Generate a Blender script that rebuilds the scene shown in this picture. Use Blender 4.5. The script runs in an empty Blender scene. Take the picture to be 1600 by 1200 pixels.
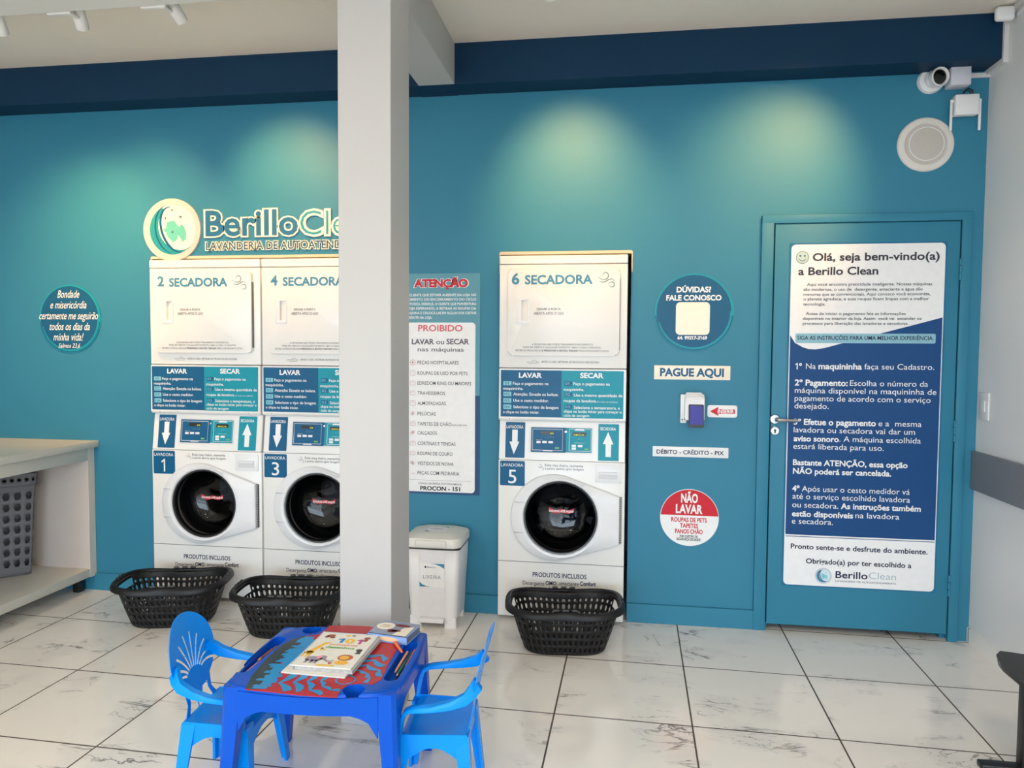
import bpy, bmesh, math, random
from mathutils import Matrix, Vector
from math import sin, cos, pi, radians as R_
random.seed(7)
SC = bpy.context.scene
COL = SC.collection

# ---------------------------------------------------------------- camera
cd = bpy.data.cameras.new('camera'); cam = bpy.data.objects.new('camera', cd); COL.objects.link(cam)
cd.sensor_width = 36.0; cd.lens = 1126.535 * 36.0 / 1600.0; cd.clip_start = 0.05
cam.matrix_world = Matrix(((0.989351, -0.013561, 0.144914, -1.7975),
                           (0.145393, 0.046325, -0.988289, -3.9361),
                           (0.006689, 0.998834, 0.047804, 1.4815), (0, 0, 0, 1)))
SC.camera = cam

# ---------------------------------------------------------------- world, exposure
SC.view_settings.view_transform = 'Standard'; SC.view_settings.look = 'None'
SC.view_settings.gamma = 1.0; SC.view_settings.use_curve_mapping = False
SC.view_settings.exposure = -0.06
SC.cycles.max_bounces = 10; SC.cycles.diffuse_bounces = 6
wd = bpy.data.worlds.new('sky'); SC.world = wd; wd.use_nodes = True
bg = wd.node_tree.nodes['Background']; bg.inputs[0].default_value = (0.70, 0.85, 1.0, 1); bg.inputs[1].default_value = 10.3
# daylight comes in through the open shop front: portal at the opening
pl = bpy.data.lights.new('shopfront_portal', 'AREA'); pl.shape = 'RECTANGLE'; pl.size = 5.8; pl.size_y = 2.25
pl.cycles.is_portal = True
po = bpy.data.objects.new('shopfront_portal', pl); COL.objects.link(po)
po.location = (-3.0, -8.52, 1.125); po.rotation_euler = (R_(90), 0, 0)
WARM = (1.0, 0.55, 0.17)
SPOT_W = 115.0
FILL_W = 32.0; FILL_COL = (1.0, 0.82, 0.60)  # power and tint of the added fill lamps

# ---------------------------------------------------------------- materials
def lin(h):
    h = h.lstrip('#'); o = []
    for i in (0, 2, 4):
        c = int(h[i:i + 2], 16) / 255
        o.append(c / 12.92 if c <= .04045 else ((c + .055) / 1.055) ** 2.4)
    return (*o, 1)
MATS = {}
def mat(name, col, rough=.5, metal=0., noise=.05, nscale=30., bump=0., emit=0., coat=0., alpha=1., spec=.5):
    if name in MATS: return MATS[name]
    m = bpy.data.materials.new(name); m.use_nodes = True; nt = m.node_tree; b = nt.nodes['Principled BSDF']
    c = lin(col) if isinstance(col, str) else (*col, 1)
    b.inputs['Roughness'].default_value = rough; b.inputs['Metallic'].default_value = metal
    b.inputs['Coat Weight'].default_value = coat; b.inputs['Specular IOR Level'].default_value = spec
    tc = nt.nodes.new('ShaderNodeTexCoord'); n = nt.nodes.new('ShaderNodeTexNoise')
    n.inputs['Scale'].default_value = nscale; n.inputs['Detail'].default_value = 3
    nt.links.new(tc.outputs['Object'], n.inputs['Vector'])
    mp = nt.nodes.new('ShaderNodeMapRange'); mp.inputs[3].default_value = 1 - noise; mp.inputs[4].default_value = 1 + noise
    nt.links.new(n.outputs[0], mp.inputs[0])
    mx = nt.nodes.new('ShaderNodeVectorMath'); mx.operation = 'SCALE'; mx.inputs[0].default_value = c[:3]
    nt.links.new(mp.outputs[0], mx.inputs['Scale']); nt.links.new(mx.outputs[0], b.inputs['Base Color'])
    if bump:
        bn = nt.nodes.new('ShaderNodeBump'); bn.inputs['Strength'].default_value = bump; bn.inputs['Distance'].default_value = .002
        nt.links.new(n.outputs[0], bn.inputs['Height']); nt.links.new(bn.outputs[0], b.inputs['Normal'])
    if emit:
        b.inputs['Emission Color'].default_value = c; b.inputs['Emission Strength'].default_value = emit
    MATS[name] = m; return m

TEAL = mat('teal_wall_paint', (.029, .200, .315), .5, noise=.04, nscale=3, bump=.0, spec=.35)
NAVY_BEAM = mat('navy_beam_paint', (.004, .032, .078), .55, noise=.05, nscale=3, spec=.2)
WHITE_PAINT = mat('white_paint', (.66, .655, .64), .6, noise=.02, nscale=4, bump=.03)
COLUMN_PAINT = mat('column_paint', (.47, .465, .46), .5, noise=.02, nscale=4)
CEIL = mat('ceiling_paint', (.79, .725, .65), .8, noise=.02, nscale=4)
RWALL = mat('right_wall_paint', (.76, .76, .76), .4, noise=.02, nscale=4)
CREAM = mat('cream_reveal', (.62, .54, .42), .6)
ENAMEL = mat('white_enamel', (.80, .79, .77), .28, noise=.01)
ENAMEL2 = mat('white_plastic', (.78, .78, .80), .3, noise=.01)
GREYLINE = mat('grey_seam', (.16, .16, .16), .6)
DARK = mat('dark_plastic', (.012, .012, .013), .4)
BASKET = mat('black_basket_plastic', (.009, .009, .0105), .45, noise=.1, spec=.3)
RUBBER = mat('grey_rubber', (.015, .016, .018), .5)
STEEL = mat('drum_steel', (.07, .07, .075), .45, metal=1, nscale=60)
CHROME = mat('chrome', (.5, .5, .52), .22, metal=1)
NAVY = mat('navy_print', '#1c5a80', .35, spec=.18)
BLUE_P = mat('plate_blue', '#1a5d86', .32, spec=.18)
TEALP = mat('teal_print', '#1f93a6', .32, spec=.18)
PALE = mat('pale_teal_print', '#7fc3d2', .4)
WHITE_P = mat('white_print', (.82, .82, .83), .4)
CREAM_P = mat('cream_print', (.86, .80, .68), .4)
INK = mat('grey_ink', '#4a4d55', .5)
INK_N = mat('navy_ink', '#1c2648', .5, spec=.18)
INK_T = mat('teal_ink', '#3c86a4', .45)
INK_D = mat('dark_teal_ink', '#22506e', .45)
RED = mat('red_print', '#c92a38', .4, spec=.18)
BLACK_I = mat('black_ink', (.01, .01, .012), .5)
POSTER_NAVY = mat('poster_navy', '#1f4a7e', .4, spec=.18)
KID_BLUE = mat('blue_table_plastic', '#0850c0', .25, noise=.06, nscale=12, spec=.15)
KID_SKY = mat('sky_blue_plastic', '#048cf0', .25, noise=.04, nscale=12, spec=.2)
WOODGREY = mat('pale_grey_melamine', (.64, .62, .56), .45, noise=.05, nscale=8)
INNER = mat('pinkish_melamine', (.60, .54, .50), .5, noise=.04, nscale=8)
GREYBAND = mat('grey_bumper', '#85858a', .45)
HAMPER = mat('grey_hamper_plastic', (.15, .15, .165), .5, spec=.3)

def floor_mat():
    m = bpy.data.materials.new('marble_tile'); m.use_nodes = True; nt = m.node_tree; b = nt.nodes['Principled BSDF']
    N, L = nt.nodes.new, nt.links.new
    tc = N('ShaderNodeTexCoord'); mpg = N('ShaderNodeMapping'); mpg.vector_type = 'POINT'
    S = .5485
    mpg.inputs['Rotation'].default_value = (0, 0, R_(1.3))
    mpg.inputs['Location'].default_value = (.365 / S - .0, .018 / S, 0); mpg.inputs['Scale'].default_value = (1 / S, 1 / S, 1)
    L(tc.outputs['Object'], mpg.inputs['Vector'])
    fr = N('ShaderNodeVectorMath'); fr.operation = 'FRACTION'; L(mpg.outputs[0], fr.inputs[0])
    fl = N('ShaderNodeVectorMath'); fl.operation = 'FLOOR'; L(mpg.outputs[0], fl.inputs[0])
    sp = N('ShaderNodeSeparateXYZ'); L(fr.outputs[0], sp.inputs[0])
    def edge(s):
        a = N('ShaderNodeMath'); a.operation = 'SUBTRACT'; a.inputs[0].default_value = 1; L(s, a.inputs[1])
        k = N('ShaderNodeMath'); k.operation = 'MINIMUM'; L(s, k.inputs[0]); L(a.outputs[0], k.inputs[1]); return k.outputs[0]
    mn = N('ShaderNodeMath'); mn.operation = 'MINIMUM'; L(edge(sp.outputs[0]), mn.inputs[0]); L(edge(sp.outputs[1]), mn.inputs[1])
    gr = N('ShaderNodeMath'); gr.operation = 'LESS_THAN'; gr.inputs[1].default_value = .0062; L(mn.outputs[0], gr.inputs[0])
    wn = N('ShaderNodeTexWhiteNoise'); wn.noise_dimensions = '3D'; L(fl.outputs[0], wn.inputs['Vector'])
    off = N('ShaderNodeVectorMath'); off.operation = 'SCALE'; off.inputs['Scale'].default_value = 9; L(wn.outputs['Color'], off.inputs[0])
    ad = N('ShaderNodeVectorMath'); ad.operation = 'ADD'; L(fr.outputs[0], ad.inputs[0]); L(off.outputs[0], ad.inputs[1])
    st = N('ShaderNodeMapping'); st.inputs['Rotation'].default_value = (0, 0, R_(38)); st.inputs['Scale'].default_value = (.8, 2.1, 1); L(ad.outputs[0], st.inputs['Vector'])
    def vein(scale, width, detail, dist):
        n = N('ShaderNodeTexNoise'); n.inputs['Scale'].default_value = scale; n.inputs['Detail'].default_value = detail
        n.inputs['Distortion'].default_value = dist; n.inputs['Roughness'].default_value = .55; L(st.outputs[0], n.inputs['Vector'])
        s = N('ShaderNodeMath'); s.operation = 'SUBTRACT'; s.inputs[1].default_value = .5; L(n.outputs[0], s.inputs[0])
        a = N('ShaderNodeMath'); a.operation = 'ABSOLUTE'; L(s.outputs[0], a.inputs[0])
        r = N('ShaderNodeMapRange'); r.inputs[1].default_value = 0; r.inputs[2].default_value = width; r.inputs[3].default_value = 1; r.inputs[4].default_value = 0
        L(a.outputs[0], r.inputs[0]); return r.outputs[0]
    v1 = vein(.8, .012, 8, .7); v2 = vein(1.7, .007, 7, .9)
    ms = N('ShaderNodeTexNoise'); ms.inputs['Scale'].default_value = 2.2; ms.inputs['Detail'].default_value = 4; L(ad.outputs[0], ms.inputs['Vector'])
    mr = N('ShaderNodeMapRange'); mr.inputs[1].default_value = .50; mr.inputs[2].default_value = .66; L(ms.outputs[0], mr.inputs[0])
    vm = N('ShaderNodeMath'); vm.operation = 'MAXIMUM'; L(v1, vm.inputs[0]); L(v2, vm.inputs[1])
    vv = N('ShaderNodeMath'); vv.operation = 'MULTIPLY'; L(vm.outputs[0], vv.inputs[0]); L(mr.outputs[0], vv.inputs[1])
    vs = N('ShaderNodeMath'); vs.operation = 'MULTIPLY'; vs.inputs[1].default_value = .9; L(vv.outputs[0], vs.inputs[0])
    cl = N('ShaderNodeMix'); cl.data_type = 'RGBA'; L(mr.outputs[0], cl.inputs[0])
    cl.inputs[6].default_value = (.86, .825, .775, 1); cl.inputs[7].default_value = (.78, .745, .71, 1)
    c2 = N('ShaderNodeMix'); c2.data_type = 'RGBA'; L(vs.outputs[0], c2.inputs[0]); L(cl.outputs[2], c2.inputs[6]); c2.inputs[7].default_value = (.09, .085, .085, 1)
    c3 = N('ShaderNodeMix'); c3.data_type = 'RGBA'; L(gr.outputs[0], c3.inputs[0]); L(c2.outputs[2], c3.inputs[6]); c3.inputs[7].default_value = (.075, .058, .045, 1)
    L(c3.outputs[2], b.inputs['Base Color'])
    ro = N('ShaderNodeMapRange'); ro.inputs[3].default_value = .11; ro.inputs[4].default_value = .7; L(gr.outputs[0], ro.inputs[0]); L(ro.outputs[0], b.inputs['Roughness'])
    bp = N('ShaderNodeBump'); bp.invert = True; bp.inputs['Strength'].default_value = .5; bp.inputs['Distance'].default_value = .001; L(gr.outputs[0], bp.inputs['Height']); L(bp.outputs[0], b.inputs['Normal'])
    return m
MARBLE = floor_mat()
def glass_mat(name, tint, rough=.02):
    m = bpy.data.materials.new(name); m.use_nodes = True; nt = m.node_tree; nt.nodes.remove(nt.nodes['Principled BSDF'])
    out = nt.nodes['Material Output']; tr = nt.nodes.new('ShaderNodeBsdfTransparent'); tr.inputs[0].default_value = (*tint, 1)
    gl = nt.nodes.new('ShaderNodeBsdfGlossy'); gl.inputs['Roughness'].default_value = rough
    lw = nt.nodes.new('ShaderNodeLayerWeight'); pw = nt.nodes.new('ShaderNodeMath'); pw.operation = 'POWER'; pw.inputs[1].default_value = 5
    nt.links.new(lw.outputs['Facing'], pw.inputs[0])
    f = nt.nodes.new('ShaderNodeMath'); f.operation = 'MULTIPLY_ADD'; f.inputs[1].default_value = .5; f.inputs[2].default_value = .035; nt.links.new(pw.outputs[0], f.inputs[0])
    mx = nt.nodes.new('ShaderNodeMixShader')
    nt.links.new(f.outputs[0], mx.inputs[0]); nt.links.new(tr.outputs[0], mx.inputs[1]); nt.links.new(gl.outputs[0], mx.inputs[2])
    nt.links.new(mx.outputs[0], out.inputs[0]); return m
DOOR_GLASS = glass_mat('tinted_porthole_glass', (.42, .43, .44))

# ---------------------------------------------------------------- mesh helpers
def box(bm, x0, x1, y0, y1, z0, z1, r=0., seg=2, mi=0):
    n0 = len(bm.verts)
    vs = [bm.verts.new(c) for c in ((x0, y0, z0), (x1, y0, z0), (x1, y1, z0), (x0, y1, z0), (x0, y0, z1), (x1, y0, z1), (x1, y1, z1), (x0, y1, z1))]
    fs = [bm.faces.new([vs[i] for i in q]) for q in ((0, 3, 2, 1), (4, 5, 6, 7), (0, 1, 5, 4), (1, 2, 6, 5), (2, 3, 7, 6), (3, 0, 4, 7))]
    for f in fs: f.material_index = mi
    if r:
        es = list({e for f in fs for e in f.edges})
        g = bmesh.ops.bevel(bm, geom=es, offset=r, segments=seg, affect='EDGES', profile=.5)
        for f in g['faces']: f.material_index = mi
    return bm
def prism(bm, poly, y0, y1, mi=0, bev=0.):
    """polygon in XZ, front at y0 (towards the room), back at y1"""
    A = sum(poly[i][0] * poly[(i + 1) % len(poly)][1] - poly[(i + 1) % len(poly)][0] * poly[i][1] for i in range(len(poly)))
    if A < 0: poly = poly[::-1]
    f0 = [bm.verts.new((x, y0, z)) for x, z in poly]; f1 = [bm.verts.new((x, y1, z)) for x, z in poly]
    n = len(poly); fr = bm.faces.new(f0); fr.material_index = mi
    k = bm.faces.new(f1[::-1]); k.material_index = mi
    for i in range(n):
        q = bm.faces.new((f0[(i + 1) % n], f0[i], f1[i], f1[(i + 1) % n])); q.material_index = mi
    if bev:
        g = bmesh.ops.bevel(bm, geom=list(fr.edges), offset=bev, segments=2, affect='EDGES', profile=.5)
        for f in g['faces']: f.material_index = mi
    return bm
def zprism(bm, poly, z0, z1, mi=0):
    A = sum(poly[i][0] * poly[(i + 1) % len(poly)][1] - poly[(i + 1) % len(poly)][0] * poly[i][1] for i in range(len(poly)))
    if A < 0: poly = poly[::-1]
    a = [bm.verts.new((x, y, z1)) for x, y in poly]; b = [bm.verts.new((x, y, z0)) for x, y in poly]; n = len(poly)
    bm.faces.new(a).material_index = mi; bm.faces.new(b[::-1]).material_index = mi
    for i in range(n): bm.faces.new((a[i], b[i], b[(i + 1) % n], a[(i + 1) % n])).material_index = mi
    return bm
def rrect(x0, x1, z0, z1, r, n=5):
    r = min(r, (x1 - x0) / 2, (z1 - z0) / 2); o = []
    for cx, cz, a in ((x1 - r, z1 - r, 0), (x0 + r, z1 - r, 90), (x0 + r, z0 + r, 180), (x1 - r, z0 + r, 270)):
        for i in range(n + 1):
            t = R_(a + 90 * i / n); o.append((cx + r * cos(t), cz + r * sin(t)))
    return o
def circ(cx, cz, r, n=48, a0=0., a1=360., rz=None):
    full = abs(a1 - a0) >= 360
    return [(cx + r * cos(R_(a0 + (a1 - a0) * i / (n if full else n - 1))), cz + (rz or r) * sin(R_(a0 + (a1 - a0) * i / (n if full else n - 1)))) for i in range(n)]
def loft(bm, rings, closed=True, cap0=True, cap1=True, mi=0):
    vr = [[bm.verts.new(p) for p in r] for r in rings]
    for a, b in zip(vr, vr[1:]):
        n = len(a)
        for i in range(n if closed else n - 1):
            j = (i + 1) % n; bm.faces.new((a[i], a[j], b[j], b[i])).material_index = mi
    if cap0: bm.faces.new(vr[0][::-1]).material_index = mi
    if cap1: bm.faces.new(vr[-1]).material_index = mi
    return vr
def lathe_y(bm, prof, cx, cz, n=48, cap0=False, cap1=False, mi=0):
    """prof: (radius, y) rings about an axis along y"""
    loft(bm, [[(cx + r * cos(2 * pi * i / n), y, cz + r * sin(2 * pi * i / n)) for i in range(n)] for r, y in prof], True, cap0, cap1, mi)
def lathe_z(bm, prof, cx, cy, n=32, cap0=True, cap1=True, mi=0):
    loft(bm, [[(cx + r * cos(2 * pi * i / n), cy + r * sin(2 * pi * i / n), z) for i in range(n)] for r, z in prof], True, cap0, cap1, mi)
def tube(bm, pts, r, n=8, mi=0):
    P = [Vector(p) for p in pts]; rings = []; up = Vector((0, 0, 1))
    for i, p in enumerate(P):
        d = (P[min(i + 1, len(P) - 1)] - P[max(i - 1, 0)]).normalized()
        a = d.cross(up if abs(d.z) < .95 else Vector((1, 0, 0))).normalized(); b = a.cross(d)
        rr = r[i] if isinstance(r, (list, tuple)) else r
        rings.append([tuple(p + a * (rr * cos(2 * pi * k / n)) + b * (rr * sin(2 * pi * k / n))) for k in range(n)])
    loft(bm, rings, True, True, True, mi)
def stroke(bm, pts, w, y, mi=0, taper=True):
    """flat printed line of width w on a vertical face"""
    n = len(pts); L = []; Rr = []
    for i, (x, z) in enumerate(pts):
        ax, az = pts[max(i - 1, 0)]; bx, bz = pts[min(i + 1, n - 1)]
        l = math.hypot(bx - ax, bz - az) or 1; nx, nz = -(bz - az) / l, (bx - ax) / l
        k = w / 2 * (min(1, .25 + 3 * min(i, n - 1 - i) / n) if taper else 1)
        L.append(bm.verts.new((x + nx * k, y, z + nz * k))); Rr.append(bm.verts.new((x - nx * k, y, z - nz * k)))
    for i in range(n - 1): bm.faces.new((Rr[i], Rr[i + 1], L[i + 1], L[i])).material_index = mi
def flat(bm, poly, y, mi=0):
    A = sum(poly[i][0] * poly[(i + 1) % len(poly)][1] - poly[(i + 1) % len(poly)][0] * poly[i][1] for i in range(len(poly)))
    if A < 0: poly = poly[::-1]
    bm.faces.new([bm.verts.new((x, y, z)) for x, z in poly]).material_index = mi
def ring_flat(bm, cx, cz, r0, r1, y, a0=0, a1=360, n=48, mi=0):
    o = circ(cx, cz, r1, n, a0, a1); i = circ(cx, cz, r0, n, a0, a1)
    vo = [bm.verts.new((x, y, z)) for x, z in o]; vi = [bm.verts.new((x, y, z)) for x, z in i]
    full = abs(a1 - a0) >= 360
    for k in range(n if full else n - 1):
        j = (k + 1) % n; bm.faces.new((vi[k], vo[k], vo[j], vi[j])).material_index = mi
def NB(): return bmesh.new()
OFF = {}
def obj(name, bm, mats, parent=None, smooth=35, local=False):
    """links one mesh object; verts are given in world metres unless local"""
    bmesh.ops.remove_doubles(bm, verts=bm.verts, dist=1e-6)
    me = bpy.data.meshes.new(name); bm.to_mesh(me); bm.free()
    for m in (mats if isinstance(mats, (list, tuple)) else [mats]): me.materials.append(m)
    if smooth:
        me.shade_smooth(); me.set_sharp_from_angle(angle=R_(smooth))
    o = bpy.data.objects.new(name, me); COL.objects.link(o)
    if parent:
        o.parent = parent
        if not local:
            p = parent; off = Vector()
            while p: off += p.location; p = p.parent
            me.transform(Matrix.Translation(-off))
    return o
def tag(o, label=None, cat=None, group=None, kind=None):
    if label: o['label'] = label
    if cat: o['category'] = cat
    if group: o['group'] = group
    if kind: o['kind'] = kind
    return o
def thing(name, label, cat, loc=(0, 0, 0), rz=0., group=None):
    o = bpy.data.objects.new(name, None); COL.objects.link(o); o.empty_display_size = .1
    o.location = loc; o.rotation_euler = (0, 0, rz); return tag(o, label, cat, group)
def struct(name, bm, m, smooth=0): return tag(obj(name, bm, m, None, smooth), kind='structure')
def rebase(o, p):
    """put the origin of a top-level mesh at a sensible place on the thing"""
    o.data.transform(Matrix.Translation(-Vector(p))); o.location = p; return o
def copy_tree(o, parent=None):
    c = o.copy(); COL.objects.link(c)
    if parent: c.parent = parent
    for ch in list(o.children): copy_tree(ch, c)
    return c
def boolean(o, cutters, op='DIFFERENCE'):
    """bake boolean cuts into o's mesh"""
    for c in cutters:
        md = o.modifiers.new('b', 'BOOLEAN'); md.operation = op; md.object = c; md.solver = 'EXACT'
    bpy.context.view_layer.update()
    dg = bpy.context.evaluated_depsgraph_get(); me = bpy.data.meshes.new_from_object(o.evaluated_get(dg))
    old = o.data; o.modifiers.clear(); o.data = me; me.name = old.name
    me.shade_smooth(); me.set_sharp_from_angle(angle=R_(35))
    for c in cutters: bpy.data.objects.remove(c)
    return o
def cutter(bm, parent=None, loc=(0, 0, 0), rz=0.):
    me = bpy.data.meshes.new('cut'); bm.to_mesh(me); bm.free(); o = bpy.data.objects.new('cut', me); COL.objects.link(o)
    if parent: o.parent = parent
    else: o.location = loc; o.rotation_euler = (0, 0, rz)
    return o
TCACHE = {}
def isles(vs, fs):
    p = list(range(len(vs)))
    def f(i):
        while p[i] != i: p[i] = p[p[i]]; i = p[i]
        return i
    for q in fs:
        for i in q[1:]: p[f(i)] = f(q[0])
    d = {}
    for i in range(len(vs)): d.setdefault(f(i), []).append(i)
    return list(d.values())
def glyphs(s, bold, shear):
    k = (s, bold, shear)
    if k not in TCACHE:
        c = bpy.data.curves.new('t', 'FONT'); c.body = s; c.size = 1; c.offset = bold; c.shear = shear; c.resolution_u = 3
        o = bpy.data.objects.new('t', c); COL.objects.link(o)
        dg = bpy.context.evaluated_depsgraph_get(); dg.update()
        me = bpy.data.meshes.new_from_object(o.evaluated_get(dg))
        vs = [v.co.copy() for v in me.vertices]; fs = [tuple(p.vertices) for p in me.polygons]
        bpy.data.objects.remove(o); bpy.data.curves.remove(c); bpy.data.meshes.remove(me)
        if '1' in s and not set(s) & set('IliLTEFHN'):
            for q in isles(vs, fs):   # give the plain stroke of a figure 1 its flag
                xs = [vs[i].x for i in q]; ys = [vs[i].y for i in q]; w, h = max(xs) - min(xs), max(ys) - min(ys)
                if h > 3 * w and len(q) <= 12:
                    n = len(vs); a, t = min(xs), max(ys)
                    vs += [Vector((a + w * .3, t, 0)), Vector((a - .17, t - .11, 0)), Vector((a - .17, t - .11 - max(w, .07), 0)), Vector((a + w * .3, t - max(w, .07) * 1.0, 0))]
                    fs.append((n, n + 1, n + 2, n + 3))
        TCACHE[k] = (vs, fs)
    return TCACHE[k]
_H = max(v.y for v in glyphs('H', 0, 0)[0])
def write(bm, s, x0, x1, z, h, y, bold=0., shear=0., mi=0, dz=0.):
    """one line of lettering: spans x0..x1 on baseline z, cap height h, on the face y; dz slants the line"""
    vs, fs = glyphs(s, bold, shear)
    a = min(v.x for v in vs); b = max(v.x for v in vs); k = (x1 - x0) / (b - a); q = h / _H
    nv = [bm.verts.new((x0 + (v.x - a) * k, y, z + v.y * q)) for v in vs]
    for f in fs:
        try: bm.faces.new([nv[i] for i in f]).material_index = mi
        except ValueError: pass
def lettering(name, lines, m, parent, y, bold=0., shear=0.):
    bm = NB()
    for t in lines:
        s, x0, x1, z, h = t[:5]
        write(bm, s, x0, x1, z, h, y, t[5] if len(t) > 5 else bold, shear)
    bm_o = obj(name, bm, m, parent, 0); return bm_o
B1, B2 = .018, .03

# ================================================================ the setting
ZC, ZB, YB = 3.084, 2.872, -.16
XL, XR, YF, YR = -6.0, 0., -8.5, 1.5
MW, MH, PY = .683, 1.985, -.08           # stacked machine: width, height, front plane
XA, XB5 = -4.4949, -2.4345               # left edges of the left-hand pair and of the single stack
bm = NB(); box(bm, XL - .1, XR + .1, -12., YR, -.1, 0); struct('floor', bm, MARBLE)
bm = NB(); box(bm, XL - .1, XR + .1, YF - .3, YR, ZC, ZC + .1); struct('ceiling', bm, CEIL)
# back wall around the machine recesses and the doorway
OL0, OL1, OR0, OR1, OT = XA - .035, XA + 2 * MW + .03, XB5 - .008, XB5 + MW + .019, 2.012
DX0, DX1, DT = -1.0035, -0.086, 2.1352
bm = NB()
for a, b, z0, z1 in ((XL, OL0, 0, ZC), (OL0, OL1, OT, ZC), (OL1, OR0, 0, ZC), (OR0, OR1, OT, ZC), (OR1, DX0, 0, ZC), (DX0, DX1, DT, ZC), (DX1, XR, 0, ZC)):
    box(bm, a, b, 0, .12, z0, z1)
struct('wall_back', bm, TEAL)
bm = NB()
for a, b in ((OL0, OL1), (OR0, OR1)):
    box(bm, a - .001, b + .001, -.004, .119, OT - .012, OT + .004); box(bm, a - .006, a, -.003, .119, 1.9, OT); box(bm, b, b + .006, -.003, .119, 1.9, OT)
tag(obj('trim_1', bm, CREAM, None, 0), kind='structure')
bm = NB(); box(bm, XR, XR + .12, YF - .2, YR, 0, ZC); struct('wall_right', bm, RWALL)
bm = NB(); box(bm, XL - .12, XL, YF - .2, YR, 0, ZC)
struct('wall_left', bm, WHITE_PAINT)
bm = NB(); box(bm, XL, XR, YR - .1, YR, 0, ZC); struct('wall_rear', bm, WHITE_PAINT)
bm = NB()   # shop front: header above the opening and narrow piers
box(bm, XL, XR, YF - .15, YF, 2.25, ZC); box(bm, XL, -5.9, YF - .15, YF, 0, 2.25); box(bm, -.1, XR, YF - .15, YF, 0, 2.25)
struct('wall_front', bm, WHITE_PAINT)
bm = NB()   # aluminium frame of the open shop front
for x in (-5.88, -4.2, -1.5, -.12): box(bm, x - .02, x + .02, YF - .1, YF - .04, 0, 2.23)
box(bm, -5.9, -.1, YF - .1, YF - .04, 2.2, 2.25)
struct('window_1', bm, mat('aluminium', (.55, .55, .56), .35, metal=1))
bm = NB(); box(bm, -30, 30, -40, -12.001, -.14, -.04); struct('ground_outside', bm, mat('pavement', (.38, .37, .35), .9, noise=.12, nscale=2))
# beams and column
bm = NB(); box(bm, XL, XR, YB, 0, ZB, ZC); struct('beam_navy', bm, NAVY_BEAM)
bm = NB(); box(bm, -2.8891, -2.6796, -.05, 0, 2.8715, ZB, .003); struct('beam_bearing', bm, NAVY_BEAM)
CX0, CX1, CY0, CY1 = -2.864, -2.655, -1.278, -1.035
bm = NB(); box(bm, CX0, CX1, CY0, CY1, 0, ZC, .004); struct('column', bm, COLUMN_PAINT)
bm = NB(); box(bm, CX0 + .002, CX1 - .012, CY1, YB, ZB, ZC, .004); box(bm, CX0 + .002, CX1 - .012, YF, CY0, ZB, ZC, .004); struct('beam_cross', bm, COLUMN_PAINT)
bm = NB(); box(bm, XL, CX0, CY0, CY1, 2.94, ZC, .003); box(bm, CX1, XR, CY0, CY1, 2.94, ZC, .003); struct('beam_along', bm, WHITE_PAINT)
# skirting
BH = .103
bm = NB()
for a, b in ((XL, OL0), (OL1, OR0), (OR1, -1.0661)): box(bm, a, b, -.016, 0, 0, BH, .002)
struct('baseboard_back', bm, TEAL)
bm = NB(); box(bm, -.009, 0, YF, -.001, 0, .075); struct('baseboard_right', bm, MARBLE)

# ---------------------------------------------------------------- door
dr = tag(bpy.data.objects.new('door_1', None), kind='structure'); COL.objects.link(dr)
dr.location = (DX0, 0, 0)
FX0, FX1, FT = -1.0681, -0.062, 2.1823
LX1 = -0.113
bm = NB()
fw = DX0 - FX0
box(bm, FX0, DX0 - .004, -.022, .0, 0, FT, .003); box(bm, LX1 + .006, FX1, -.022, 0, 0, FT, .003); box(bm, FX0, FX1, -.0222, 0, DT + .006, FT, .003)
box(bm, DX0 - .004, DX0 + .014, .032, .12, 0, DT + .006); box(bm, LX1 - .014, DX1 + .02, .032, .12, 0, DT + .006); box(bm, DX0, DX1, .032, .12, DT - .014, DT + .01)
obj('door_frame', bm, TEAL, dr)
bm = NB(); box(bm, DX0 + .003, LX1, -.018, .03, 0.0385, DT, .002); leaf = obj('door_leaf', bm, TEAL, dr)
for zc in (1.8982, 1.0858, 0.293):
    bm = NB()
    for k in range(3): lathe_z(bm, [(.006, zc - .055 + .037 * k), (.006, zc - .021 + .037 * k)], LX1 + .003, -.024, 10)
    obj('hinge', bm, TEAL, dr)
hx, hz = -0.9828, 1.1269
bm = NB(); lathe_y(bm, [(.0005, -.030), (.022, -.029), (.026, -.024), (.026, -.018)], hx, hz, 24)
hp = obj('handle_rose', bm, CHROME, dr)
bm = NB(); tube(bm, [(hx, -.028, hz), (hx, -.062, hz), (hx + .008, -.07, hz), (hx + .03, -.072, hz), (hx + .07, -.07, hz - .001), (hx + .105, -.066, hz - .002)], [.009, .009, .010, .010, .009, .008], 10); obj('door_handle', bm, CHROME, dr)
kx, kz = -0.9807, 1.0664
bm = NB(); lathe_y(bm, [(.0005, -.027), (.02, -.027), (.024, -.023), (.024, -.018)], kx, kz, 24); kp = obj('keyhole_rose', bm, CHROME, dr)
bm = NB(); flat(bm, circ(kx, kz + .003, .006, 12), -.0276); flat(bm, [(kx - .003, kz), (kx + .003, kz), (kx + .004, kz - .012), (kx - .004, kz - .012)], -.0276); obj('keyhole', bm, DARK, kp)

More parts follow.
